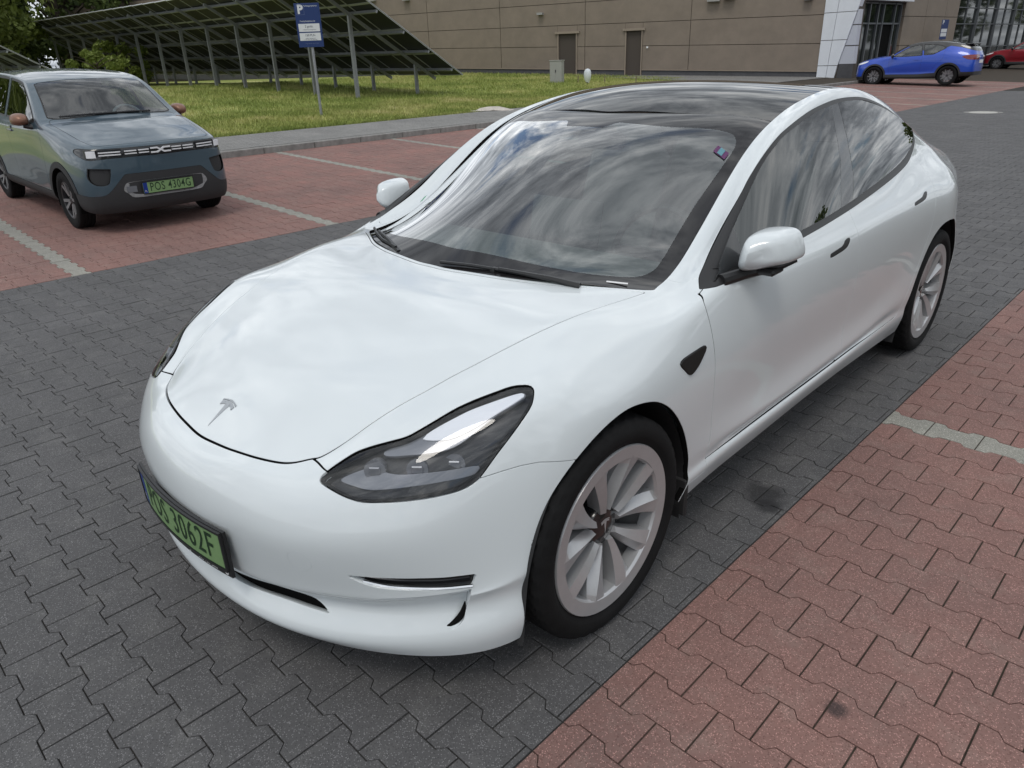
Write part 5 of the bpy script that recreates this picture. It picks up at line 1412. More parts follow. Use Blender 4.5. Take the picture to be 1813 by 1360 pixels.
        mb = MB(); mb.tube([(-.60, sg * .83, .99), (-.58, sg * .79, .98), (-.55, sg * .75, .975)], [.022, .025, .028], 8); mb.build('mirror_arm', M_TRIM, md, smooth=True)
        for k_, (x, par) in enumerate(((-1.36, fd), (-2.14, rd))):
            mb = MB(); mb.box((x, sg * .792, .895), (.15, .018, .022), None, .006); mb.box((x + .035, sg * .788, .93), (.05, .010, .035), None, .004); mb.build('door_handle', M_LAMPGREY, par[0 if sg > 0 else 1])
    mb = MB()
    for m_ in (1, -1):
        for q_ in (1, -1):
            mb.prism([(m_ * a_, q_ * b_) for a_, b_ in [(.100, .013), (.100, .027), (.030, .027), (.0, .009), (.0, -.001), (.012, -.001), (.038, .013)]], lambda q: (.712, q[0], .790 + q[1]), lambda q: (.722, q[0], .790 + q[1]))
    mb.build('front_badge', M_WHITEBAR, band)
    sk = spl([(.395,.395),(.43,.43),(.415,.475),(.37,.505),(0,.507),(-.37,.505),(-.415,.475),(-.43,.43),(-.395,.395),(-.34,.352),(0,.350),(.34,.352)], True, 3)
    MB().prism(sk, lambda q: (fx(q[0]) - .02, q[0], q[1]), lambda q: (fx(q[0]) + .012, q[0], q[1])).build('skid_plate', M_SKID, low)
    front_box('upper_opening', -.36, .36, .525, .575, M_DARK, low, .01, .004)
    front_box('charge_cover', -.405, -.31, .405, .465, M_LAMPGREY, low, .01, .016)
    number_plate(low, 'POS 4304G', (.520, .114), lambda u, v, w: (.728 + w, u, .435 + v))
    for pts in (((-.33, -.55, 1.075), (-.31, -.25, 1.085), (-.305, .02, 1.085)), ((-.325, -.08, 1.08), (-.31, .15, 1.085), (-.325, .38, 1.078))):
        MB().tube(pts, .011, 6).build('wiper', M_TRIM, t, smooth=True)
    MB().tube([(-2.45, .0, 1.515), (-2.50, 0, 1.60)], [.008, .003], 6).build('antenna', M_TRIM, t)
    return t
build_spring()


def build_suv(name, label, loc, yaw, paint, roof_paint, detail=True):
    t = empty(name, loc, yaw, label, 'car')
    V, Q = body_surface(CHR_BAND, lid_rows(CHR_BAND, CHR_MID), 3); s = Surf(V, quads_to_tris(Q))
    side = lambda V: V[:, 1] > .5
    AF, AR = circ(0, .345, .385, .18), circ(-2.64, .345, .385, .18)
    s.region(lambda V: np.minimum(sdf_poly(SIDE(V), AF), sdf_poly(SIDE(V), AR)) + np.where(side(V), 0, 1), 'arch')
    WS = spl([(-.38,0),(-.40,.35),(-.47,.62),(-.53,.67),(-.77,.635),(-1.0,.595),(-1.06,.55),(-1.02,.3),(-1.0,0)] + [(-1.02,-.3),(-1.06,-.55),(-1.0,-.595),(-.77,-.635),(-.53,-.67),(-.47,-.62),(-.40,-.35)])
    s.region(gate(lambda V: sdf_poly(TOPV(V), WS), lambda V: V[:, 2] > 1.0), 'windscreen', gap=.006)
    RW = spl([(-2.72,0),(-2.74,.4),(-2.80,.50),(-3.15,.46),(-3.19,.3),(-3.2,0),(-3.19,-.3),(-3.15,-.46),(-2.8,-.5),(-2.74,-.4)])
    s.region(gate(lambda V: sdf_poly(TOPV(V), RW), lambda V: V[:, 2] > 1.15), 'rear_window', gap=.006)
    gy = lambda V: np.interp(-V[:, 0], [.5, .8, 1.1, 1.5], [.745, .70, .65, .60]) - V[:, 1]
    W1 = spl([(-.62,1.03),(-.62,1.03),(-.85,1.19),(-1.12,1.335),(-1.35,1.405),(-1.55,1.425),(-1.55,1.425),(-1.66,1.06),(-1.66,1.06),(-1.1,1.035)])
    W2 = spl([(-1.73,1.065),(-1.73,1.065),(-1.63,1.43),(-1.63,1.43),(-2.0,1.42),(-2.26,1.37),(-2.42,1.29),(-2.42,1.29),(-2.20,1.17),(-2.05,1.09),(-2.05,1.09)])
    for W, nm in ((W1, 'w1'), (W2, 'w2')): s.region(gate(lambda V, W=W: np.maximum(sdf_poly(SIDE(V), W), gy(V)), lambda V: V[:, 2] > .9), nm, gap=.014)
    # black roof and pillars over the blue body
    s.region(lambda V: np.where((V[:, 2] > 1.0) & (V[:, 0] < -.5), np.interp(-V[:, 0], [.5, .8, 1.1, 2.0, 2.3, 2.55, 2.9, 3.4], [1.07, 1.21, 1.37, 1.13, 1.25, 1.36, 1.30, 1.16]) - V[:, 2], .3), 'roof', gap=.002)
    AF2, AR2 = circ(0, .345, .445, .12), circ(-2.64, .345, .445, .12)
    s.region(lambda V: np.minimum(np.minimum(sdf_poly(SIDE(V), AF2), sdf_poly(SIDE(V), AR2)), V[:, 2] - np.interp(-V[:, 0], [-1, -.4, .5, 1.6, 2.2, 2.9, 3.6], [.30, .34, .40, .40, .44, .46, .46])) + np.where((V[:, 1] > .3), 0, 0), 'clad', gap=.002)
    D1 = spl([(-.52,1.0),(-.52,1.0),(-.50,.8),(-.55,.5),(-.56,.42),(-.56,.42),(-1.66,.42),(-1.66,.42),(-1.69,1.1),(-1.69,1.1),(-.8,1.1)], n=3); D2 = spl([(-1.69,1.1),(-1.69,1.1),(-1.66,.42),(-1.66,.42),(-2.05,.45),(-2.12,.62),(-2.25,.78),(-2.4,.95),(-2.40,1.26),(-2.40,1.26)], n=3)
    s.region(gate(lambda V: np.maximum(sdf_poly(SIDE(V), D1), gy(V)), lambda V: V[:, 1] > .6), 'front_door', gap=.003)
    s.region(gate(lambda V: np.maximum(sdf_poly(SIDE(V), D2), gy(V)), lambda V: V[:, 1] > .6), 'rear_door', gap=.003)
    HL = spl(OB(np.array([(.70,.50,.80),(.60,.66,.82),(.45,.75,.87),(.30,.785,.90),(.32,.80,.86),(.45,.785,.80),(.60,.69,.76),(.70,.52,.75)])), n=3)
    s.region(gate(lambda V: sdf_poly(OB(V), HL), lambda V: (V[:, 0] > .2) & (V[:, 2] > .65)), 'headlight', gap=.003)
    TL = spl([(-3.02,.98),(-3.02,.98),(-3.15,1.03),(-3.40,1.04),(-3.6,1.02),(-3.6,.88),(-3.38,.87),(-3.2,.89)], n=3)
    s.region(gate(lambda V: sdf_poly(SIDE(V), TL), lambda V: (V[:, 1] > .30)), 'tail', gap=.003)
    panel('body_shell', s, ('rest',), paint, t, center=True, depth=.02); panel('roof', s, ('roof',), roof_paint, t, center=True, depth=.01)
    fd = panel('front_door', s, ('front_door',), paint, t, mirror=True); rd = panel('rear_door', s, ('rear_door',), paint, t, mirror=True)
    panel('cladding', s, ('clad',), M_CLAD, t, center=True, depth=.02, lift=.004); panel('window_frame', s, ('void',), M_TRIM, t, mirror=True, depth=0, lift=-.004)
    panel('headlight', s, ('headlight',), M_LAMPWHITE, t, mirror=True, depth=.004); panel('rear_lamp', s, ('tail',), M_LAMPRED, t, mirror=True, depth=.004, lift=.004)
    car_common(t, s, paint, (AF, AR), (0, -2.64), .345, .235, .22, .775, .855, .45, lambda w: alloy5(w, .345, .238, M_DARKALLOY, 5), (('windscreen', 'windscreen'), ('rear_window', 'rear_window'), ('front_side_window', 'w1'), ('rear_side_window', 'w2')), belly=.30)
    mb = MB(); mb.box((-3.12, 0, 1.40), (.30, 1.06, .028), np.array([[math.cos(.1), 0, math.sin(.1)], [0, 1, 0], [-math.sin(.1), 0, math.cos(.1)]]), .01); mb.build('roof_spoiler', roof_paint, t)
    for sg in (1, -1):
        mb = MB(); mb.box((-.66, sg * .985, 1.06), (.11, .20, .14), None, .045); md = mb.build('door_mirror', M_BLACKPAINT, t, smooth=True, sharp=60)
        MB().tube([(-.64, sg * .93, 1.0), (-.60, sg * .83, .98)], .02, 6).build('mirror_arm', M_TRIM, md)
        mb = MB(); mb.box((-1.50, sg * .876, .905), (.17, .016, .022), None, .006); mb.build('door_handle', paint, fd[0 if sg > 0 else 1])
    MB().box((-3.50, 0, .80), (.012, .52, .11)).build('number_plate', M_WHITEBAR, t)
    return t
build_suv('blue_crossover_car', 'bright blue crossover with black roof parked nose towards the entrance', (-10.85, 31.95, gz(-9.5)), math.pi + .03, M_BLUE, M_BLACKPAINT)
build_suv('red_car', 'dark red car at the right edge parked beyond the blue crossover', (-10.85, 50.5, gz(-9.5)), math.pi - .02, M_REDCAR, M_REDCAR)


# ---------------------------------------------------------------- solar tables on the lawn
M_GALV = mat('galvanised_steel', (.30, .31, .33), .5, metal=.55, vary=.12, vscale=12)
M_CELL = mat('panel_back', (.014, .015, .019), .5, vary=.15, vscale=5)
M_CELLTOP = mat('panel_glass', (.010, .014, .035), .08, coat=.5)
M_ALU = mat('panel_frame', (.46, .47, .48), .4, metal=.5)
def solar_table(label, x_end, length, y_hi, y_lo, z_hi, z_lo, cols, rows=4, y_tall=None, y_short=None, dz=.012, pitch=2.33, first=1.3, group='rows of tilted solar panels on the lawn'):
    """a long tilted table seen from below: panels on purlins on rafters on posts"""
    t = empty('solar_array', (x_end, y_lo, gz(x_end)), 0, label, 'solar panels', group)
    inv = np.array((x_end, y_lo, gz(x_end)))
    def zp(y, x): return z_lo + (z_hi - z_lo) * (y_lo - y) / (y_lo - y_hi) + (x_end - x) * dz
    nrm = np.array((0, (z_hi - z_lo) / (y_lo - y_hi), 1.)); nrm /= np.linalg.norm(nrm)
    pw = length / cols; ph = (y_lo - y_hi) / rows; ang = math.atan2(z_hi - z_lo, y_lo - y_hi)
    mb = MB(); sl = ph / math.cos(ang)
    mb.box((0, 0, 0), (pw - .012, sl - .02, .012)); me_p = mb.mesh('solar_panel'); me_p.materials.append(M_CELL)
    fb = MB()
    for (c, d) in (((0, sl / 2 - .022, 0), (pw - .02, .035, .04)), ((0, -sl / 2 + .022, 0), (pw - .02, .035, .04)), ((pw / 2 - .022, 0, 0), (.03, sl - .02, .04)), ((-pw / 2 + .022, 0, 0), (.03, sl - .02, .04))): fb.box(c, d)
    me_f = fb.mesh('panel_frame'); me_f.materials.append(M_ALU)
    for c in range(cols):
        x = x_end - (c + .5) * pw
        for r in range(rows):
            y = y_hi + (r + .5) * ph
            p = obj('solar_panel', me_p, None, t, np.array((x, y, zp(y, x))) - inv, (-ang, 0, 0)); obj('panel_frame', me_f, None, p)
    for y in np.linspace(y_hi + .45, y_lo - .45, 5):
        a, b = np.array((x_end - .03, y, zp(y, x_end) - .085)), np.array((x_end - length, y, zp(y, x_end - length) - .085))
        MB().bar(a - inv, b - inv, .05, .09, up=nrm).build('purlin', M_GALV, t)
    k = int((length - first) / pitch) + 1
    for j in range(k):
        x = x_end - first - j * pitch
        a, b = np.array((x, y_hi + .18, zp(y_hi + .18, x) - .18)), np.array((x, y_lo - .12, zp(y_lo - .12, x) - .18)); MB().bar(a - inv, b - inv, .05, .10, up=nrm).build('rafter', M_GALV, t)
        for y, w in ((y_tall, .11), (y_short, .10)):
            MB().bar(np.array((x, y, gz(x) - .05)) - inv, np.array((x, y, zp(y, x) - .22)) - inv, w, w * .8).build('post', M_GALV, t)
solar_table('long solar table seen from below behind the blue parking sign', -18.55, 31.0, 11.5, 16.1, 3.86, 1.125, 27, y_tall=12.75, y_short=15.15, pitch=2.47)
solar_table('second solar table showing only its lower end above the slate blue car', -31.0, 16.0, 3.0, 7.4, 4.25, 1.65, 14, y_tall=4.3, y_short=6.6)

# ---------------------------------------------------------------- parking sign
M_SIGNBLUE = mat('sign_blue', (.008, .030, .13), .4); M_SIGNWHITE = mat('sign_white', (.62, .64, .66), .45); M_SIGNINK = mat('sign_ink', (.04, .05, .08), .5)
def parking_sign(label, loc, yaw, s=1.0, full=True, group=None):
    t = empty('parking_sign', loc, yaw, label, 'sign', group)
    hz_ = 2.42 * s
    MB().tube([(0, 0, -.1), (0, 0, hz_)], .032 * s, 12).build('pole', M_GALV, t, smooth=True)
    bd = MB(); bd.box((0, -.045, hz_ - .44 * s), (.56 * s, .012, .88 * s), None, .004); b = bd.build('sign_board', M_SIGNBLUE, t)
    def quad(name, x0, x1, z0, z1, material): return MB().box(((x0 + x1) / 2 * s, -.0525, hz_ + (z0 + z1) / 2 * s), ((x1 - x0) * s, .003, (z1 - z0) * s)).build(name, material, b)
    quad('white_field', -.235, .235, -.565, -.405, M_SIGNWHITE); quad('white_field', -.235, .235, -.745, -.590, M_SIGNWHITE)
    def txt(name, tt, x, z, h, material, bold=.0, sx=1.0, al='CENTER', out=.0548):
        me = text_mesh(name, tt, 1.0, bold=bold, align=al)
        for v in me.vertices: v.co = ((x + v.co.x * h / .7 * sx) * s, -out, hz_ + (z + v.co.y * h / .7) * s)
        me.update(); obj(name, me, material, b)
    txt('letter_p', 'P', -.155, -.125, .165, M_SIGNWHITE, .05, out=.0525)
    if full:
        fr = MB()
        for (c, d) in (((-.155, 0, -.035), (.17, .002, .006)), ((-.155, 0, -.225), (.17, .002, .006)), ((-.24, 0, -.13), (.006, .002, .19)), ((-.07, 0, -.13), (.006, .002, .19))): fr.box((c[0] * s, -.052, hz_ + c[2] * s), (d[0] * s, d[1], d[2] * s))
        fr.build('letter_frame', mat('sign_line', (.10, .13, .25), .5), b)
        txt('sign_text', 'Parking prywatny', .075, -.055, .030, M_SIGNWHITE, out=.0525); txt('sign_text', 'Postój bezpłatny do', -.02, -.355, .030, M_SIGNWHITE, out=.0525)
        txt('sign_text', '2 godz.', 0, -.462, .045, M_SIGNINK, .01); txt('sign_text', 'z biletem parkingowym', 0, -.525, .022, M_SIGNINK)
        txt('sign_text', '150 PLN', 0, -.640, .045, M_SIGNINK, .01); txt('sign_text', 'opłata dodatkowa', 0, -.700, .022, M_SIGNINK); txt('sign_text', 'za brak biletu parkingowego', 0, -.725, .018, M_SIGNINK); txt('sign_text', 'regulamin parkingu', .02, -.80, .028, mat('sign_line', (.10, .13, .25), .5), out=.0525)
    return t
parking_sign('blue parking sign on a grey pole in the lawn before the solar table', (-15.68, 8.81, gz(-15.68)), .78, 1.045)
parking_sign('small dark parking sign behind the blue crossover roof', (-12.1, 43.2, gz(-11)), 1.3, 1.03, False)

# ---------------------------------------------------------------- commercial building
M_BEIGE = mat('beige_cladding', (.225, .185, .148), .6, vary=.10, vscale=1.5); M_JOINT = mat('cladding_joint', (.075, .062, .052), .8); M_PLINTH = mat('plinth_grey', (.080, .080, .086), .75, vary=.15, vscale=4)
M_FRAMEB = mat('beige_trim', (.29, .24, .19), .6); M_DOOR = mat('door_anthracite', (.012, .013, .014), .6, spec=.3); M_PYLON = mat('white_cassette', (.74, .77, .82), .4, vary=.04, vscale=2); M_PYLON2 = mat('grey_cassette', (.52, .54, .60), .45)
M_MULL = mat('mullion', (.13, .14, .15), .4, metal=.3); M_SHOPGLASS = mat('shop_glass', (.012, .016, .015), .04, spec=.9); M_LOUVRE = mat('fixture_grey', (.33, .33, .32), .6)
BA = np.array((-29.75, 26.52)); BD = np.array((.9234, .3838)); BN = np.array((.3838, -.9234))       # wall foot, along, outwards
S0, S1 = 2.3, 17.0
LV = [(.74, .27), (1.09, .61), (2.09, 1.75), (2.99, 2.88), (3.91, 3.98), (4.85, 5.1), (6.0, 6.3)]
def bw(s_, z, out=0.0): p = BA + BD * s_ + BN * out; return (p[0], p[1], z)
def lz(k, s_): a, b = LV[k]; return a + (b - a) * (s_ - S0) / (S1 - S0)
bld = empty('commercial_building', bw(0, .8), 0, 'large beige clad commercial building with plinth and dark doors', 'building')
binv = np.array(bw(0, .8))
def bpart(name, mb, material, par=bld): mb.V = [tuple(np.array(v) - binv) for v in mb.V]; return mb.build(name, material, par)
def slab(s0, s1, za0, za1, zb0, zb1, o0, o1):
    """wall slab between s0 and s1; bottom heights za, top heights zb at both ends; from o0 to o1 outwards"""
    V = [bw(s0, za0, o0), bw(s1, za1, o0), bw(s1, zb1, o0), bw(s0, zb0, o0), bw(s0, za0, o1), bw(s1, za1, o1), bw(s1, zb1, o1), bw(s0, zb0, o1)]
    return MB().add(V, [(0, 1, 2, 3), (4, 7, 6, 5), (0, 4, 5, 1), (1, 5, 6, 2), (2, 6, 7, 3), (3, 7, 4, 0)])
bpart('wall_core', slab(-30, 17.1, .3, .2, 6.3, 6.3, -.6, -.05), M_JOINT)
doors = ((5.0, 5.90), (8.41, 9.14))
cols = [-30, -24, -19, -14, -11, -6.9, -2.22, 1.89, 6.35, 11.4, 17.1]
for a, b in zip(cols[:-1], cols[1:]):
    for k in range(1, 6):
        g = .012; a_, b_ = a + g, b - g; spans = [(a_, b_)]
        if k < 3:
            for d0, d1 in doors:
                if a < d0 < b: spans = [(p, q) for (p, q) in ((a_, d0 - .06), (d1 + .06, b_))] if k == 1 else spans
        if k == 2:
            for d0, d1 in doors:
                if a < d0 < b: spans = [(a_, d0 - .06), (d1 + .06, b_)]
        for (p, q) in spans: bpart('wall_panel', slab(p, q, lz(k, p) + g, lz(k, q) + g, lz(k + 1, p) - g, lz(k + 1, q) - g, -.05, 0), M_BEIGE)
for d0, d1 in doors:      # wall above each door within the second row
    bpart('wall_panel', slab(d0 - .05, d1 + .05, 2.66, 2.64, lz(3, d0) - .012, lz(3, d1) - .012, -.05, -.002), M_BEIGE)
    z0 = lz(0, d0) - .1
    dr = bpart('door', slab(d0, d1, z0, z0, 2.60, 2.58, -.10, -.06), M_DOOR)
    for q in (d0 - .05, d1): bpart('door_jamb', slab(q, q + .05, z0, z0, 2.62, 2.62, -.10, .05), M_FRAMEB)
    bpart('door_lintel', slab(d0 - .17, d1 + .17, 2.60, 2.60, 2.70, 2.70, -.06, .10), M_FRAMEB)
pl = [-30] + [x for d in doors for x in (d[0] - .06, d[1] + .06)] + [17.1]
for a, b in ((pl[0], pl[1]), (pl[2], pl[3]), (pl[4], pl[5])):
    bpart('plinth', slab(a, b, lz(0, a) - .4, lz(0, b) - .4, lz(1, a), lz(1, b), -.05, -.015), M_PLINTH)
    bpart('drip_strip', slab(a, b, lz(1, a), lz(1, b), lz(1, a) + .03, lz(1, b) + .03, -.05, .03), M_FRAMEB)
for s_, z_, w_ in ((3.95, 3.48, .28), (12.1, 3.62, .55), (12.8, 3.68, .5), (-5.6, 4.58, .4), (-3.5, 4.5, .35), (16.2, 3.46, .35)):
    mb = slab(s_, s_ + w_, z_, z_, z_ + .10, z_ + .10, .0, .26); bpart('wall_lamp', mb, M_LOUVRE)
bpart('door_bell', slab(9.40, 9.48, 1.82, 1.82, 1.90, 1.90, 0, .06), M_WHITEBAR)
bpart('roof_slab', slab(-30, 17.1, 6.25, 6.25, 6.6, 6.6, -20, .1), M_JOINT)
# white slanting pylon at the corner
py = empty('entrance_pylon', (-13.95, 33.1, .3), 0, 'white panelled slanting pylon at the corner of the beige building', 'pylon')
def pyl(name, pts, material, y0=33.02, y1=33.4): return MB().prism(pts, lambda p: (p[0] + 13.95, y1 - 33.1, p[1] - .3), lambda p: (p[0] + 13.95, y0 - 33.1, p[1] - .3)).build(name, material, py)
XL = lambda z: -13.95 - (z - .3) * .004
XM = lambda z: -13.17 + (z - .35) * (.15 if z < .83 else .245) - (.045 if z >= .83 else 0)      # fold between white and grey faces
zs = [.28, .85, 1.86, 2.93, 4.0, 5.0]
for a, b in zip(zs[:-1], zs[1:]):
    a_, b_ = a + .012, b - .012
    mid = lambda z: XL(z) + .42 + (z - .3) * .05
    pyl('white_panel', [(XL(a_), a_), (mid(a_) - .01, a_), (mid(b_) - .01, b_), (XL(b_), b_)], M_PYLON)
    pyl('white_panel', [(mid(a_) + .01, a_), (XM(a_), a_), (XM(b_), b_), (mid(b_) + .01, b_)], M_PYLON)
for a, b in ((.91, 1.60), (1.64, 2.40), (2.44, 3.0)):
    pyl('grey_panel', [(XM(a) + .015, a), (-12.44 - (a - .94) * .018, a), (-12.44 - (b - .94) * .018, b), (min(XM(b) + .015, -12.50), b)], M_PYLON2, 33.07)
pyl('pylon_core', [(-13.9, .2), (-12.5, .2), (-12.54, 3.2), (-12.3, 5.0), (-13.92, 5.0)], M_JOINT, 33.10, 33.7)
pyl('pylon_foot', [(-13.10, .1), (-12.44, .1), (-12.44, .90), (-13.05, .90)], M_PLINTH, 33.06, 33.12)
# glazed side receding from the corner
FX = lambda y: -13.52 + .08 * (y - 34.3)
gl = empty('glazed_front', (-13.52, 34.3, .4), 0, 'dark glazed shop entrance front beside the white pylon', 'shopfront')
def fpart(name, y0, y1, z0, z1, o0, o1, material, par=gl):
    V = []
    for o_ in (o0, o1):
        for (y, z) in ((y0, z0), (y1, z0), (y1, z1), (y0, z1)): V.append((FX(y) + o_ + 13.52, y - 34.3, z - .4))
    return MB().add(V, [(0, 3, 2, 1), (4, 5, 6, 7), (0, 1, 5, 4), (1, 2, 6, 5), (2, 3, 7, 6), (3, 0, 4, 7)]).build(name, material, par)
fpart('wall_core', 33.8, 95, .1, 6.3, -1.2, -.25, M_DARK)
my = (35.25, 36.75, 37.6, 38.15, 39.35, 40.0)
for y0, y1 in zip(my[:-1], my[1:]):
    for z0, z1 in ((.25, 2.53), (2.53, 3.38)): fpart('glass_pane', y0 + .04, y1 - .04, z0 + .03, z1 - .03, -.22, -.18, M_SHOPGLASS if not (y0 == 38.15 and z0 < 1) else M_DARK)
for y in my: fpart('mullion', y - .045, y + .045, .25, 3.4, -.22, -.10, M_MULL)
for z in (2.53, 3.38): fpart('transom', 35.2, 40.05, z - .035, z + .035, -.22, -.12, M_MULL)
fpart('entrance_canopy', 35.0, 40.1, 3.45, 3.9, -.2, .35, M_PYLON)
for y0, y1 in ((40.1, 42.6), (42.6, 45.0), (45.0, 46.7)):
    for z0, z1 in ((.25, 1.55), (1.55, 2.85), (2.85, 4.5)): fpart('wall_panel', y0 + .015, y1 - .015, z0 + .012, z1 - .012, -.2, .0, M_BEIGE)
yy = [46.75 + 1.5 * i for i in range(24)]
for a, b in zip(yy[:-1], yy[1:]):
    for z0, z1 in ((.2, 1.35), (1.35, 2.54), (2.54, 3.34), (3.34, 4.5)): fpart('glass_pane', a + .03, b - .03, z0 + .02, z1 - .02, -.2, -.17, M_SHOPGLASS)
for k, y in enumerate(yy): fpart('mullion', y - .035, y + .035, .2, 4.5, -.2, -.04 if k % 2 == 0 else -.12, M_MULL)
for z in (1.35, 2.54, 3.34): fpart('transom', 46.7, 82, z - .025, z + .025, -.2, -.10, M_MULL)
apron = sheet('footway', [-16, X_PATH - .001], [40.02, 90], KZ - .011, M_PATH); apron2 = sheet('footway', [-40, -20, X_LAWN - .001], [27.2, 45.1], KZ + .002, M_PATH)
# lot furniture by the wall
ec = empty('electric_cabinet', (-20.55, 23.08, gz(-20.55)), .35, 'grey electric cabinet standing in the grass before the left door', 'cabinet')
MB().box((0, 0, .46), (.52, .30, .88), None, .01).build('cabinet_body', M_LOUVRE, ec); MB().box((0, 0, .915), (.56, .34, .03), None, .008).build('cabinet_roof', M_LOUVRE, ec); MB().box((0, 0, .02), (.46, .26, .12)).build('cabinet_base', M_PLINTH, ec)
for x in (-.125, .125):
    d = MB().box((x, -.152, .50), (.24, .006, .74)).build('cabinet_door', M_LOUVRE, ec); MB().box((.012 if x > 0 else -.012, -.162, .52), (.018, .02, .10)).build('handle', M_PLINTH, d)
wb = empty('wrapped_bollard', (-19.15, 23.35, gz(-19.15)), 0, 'white wrapped rounded bollard in the grass between the two doors', 'bollard')
V = []; F = []; prof = [(.06, .0), (.075, .12), (.10, .18), (.145, .26), (.165, .38), (.155, .50), (.12, .58), (.06, .625), (.0, .635)]
for j in range(16):
    a = 2 * math.pi * j / 16
    for i, (r, z) in enumerate(prof): V.append((r * math.cos(a) * (1 + .06 * math.sin(3 * a + z * 9)), r * math.sin(a) * .8, z))
k = len(prof)
for j in range(16):
    for i in range(k - 1): F.append((j * k + i, ((j + 1) % 16) * k + i, ((j + 1) % 16) * k + i + 1, j * k + i + 1))
MB().add(V, F).build('wrapping', mat('white_sheet', (.62, .66, .70), .45), wb, smooth=True, sharp=80); MB().tube([(0, 0, -.05), (0, 0, .14)], .07, 12).build('stub', M_PLINTH, wb)
for k_, (x, y) in enumerate(((-18.7, 23.9), (-17.8, 24.8), (-19.85, 23.6))):
    MB().box((x, y, gz(x) + .16), (.035, .035, .34), None, .004).build('marker_stake', mat('stake_wood', (.20, .16, .11), .8), None)
    bpy.context.scene.objects['marker_stake' if k_ == 0 else f'marker_stake.{k_:03d}']['label'] = ('short wooden stake right of the white wrapped bollard', 'short wooden stake nearest the right dark door', 'thin wooden stake between cabinet and wrapped bollard')[k_]
    tag(bpy.context.scene.objects['marker_stake' if k_ == 0 else f'marker_stake.{k_:03d}'], None, 'stake', 'stakes in the grass by the wall')
def rubble(loc, label):
    mb = MB()
    r = random.Random(3)
    pts = []
    for i in range(9):
        for j in range(5):
            h = .10 * math.exp(-((i - 4) / 3.2) ** 2 - ((j - 2) / 1.6) ** 2) * r.uniform(.5, 1.2); pts.append(((i - 4) * .16 + r.uniform(-.04, .04), (j - 2) * .08 + r.uniform(-.02, .02), h))
    mb.add(pts, [(a * 5 + b, (a + 1) * 5 + b, (a + 1) * 5 + b + 1, a * 5 + b + 1) for a in range(8) for b in range(4)])
    o = mb.build('sand_heap', mat('pale_sand', (.50, .46, .42), .9, vary=.2, vscale=12), None); o.location = loc; o.rotation_euler = (0, .03, 1.1); tag(o, label, 'sand heap'); return o
rubble((-13.35, 12.4, gz(-13.35) + KZ - .01), 'low pale heap of sand at the lawn edge behind the white saloon roof')
# manhole lid in the far lane
mh = empty('manhole_cover', (-4.17, 20.2, .001), 0, 'pale round manhole cover in the far grey lane', 'manhole cover')
MB().lathe([(0, .004), (.30, .004), (.31, .002), (.31, -.03)], 40, 'z').build('lid', mat('manhole_concrete', (.42, .41, .38), .8, vary=.2, vscale=10), mh); MB().lathe([(.33, -.03), (.33, .003), (.42, .003), (.42, -.03)], 40, 'z').build('collar', M_KERB, mh)


# ---------------------------------------------------------------- trees
def leaf_mat(name, c0, c1):
    M = bpy.data.materials.new(name); M.use_nodes = True; n = M.node_tree.nodes; l = M.node_tree.links; b = n['Principled BSDF']
    g = n.new('ShaderNodeNewGeometry'); r = n.new('ShaderNodeValToRGB'); r.color_ramp.elements[0].color = (*c0, 1); r.color_ramp.elements[1].color = (*c1, 1); l.new(g.outputs['Random Per Island'], r.inputs[0]); l.new(r.outputs[0], b.inputs['Base Color'])
    b.inputs['Roughness'].default_value = .6; b.inputs['Specular IOR Level'].default_value = .3; b.inputs['Subsurface Weight'].default_value = 0.0
    t = n.new('ShaderNodeBsdfTranslucent'); l.new(r.outputs[0], t.inputs[0]); mx = n.new('ShaderNodeMixShader'); mx.inputs[0].default_value = .3
    o = n['Material Output']; l.new(b.outputs[0], mx.inputs[1]); l.new(t.outputs[0], mx.inputs[2]); l.new(mx.outputs[0], o.inputs[0]); return M
LEAF = [leaf_mat('leaf_olive', (.10, .135, .028), (.21, .255, .065)), leaf_mat('leaf_dark', (.055, .085, .024), (.125, .16, .05)), leaf_mat('leaf_bright', (.125, .175, .03), (.25, .30, .075))]
M_BARK = mat('bark', (.075, .060, .045), .9, vary=.3, vscale=8)
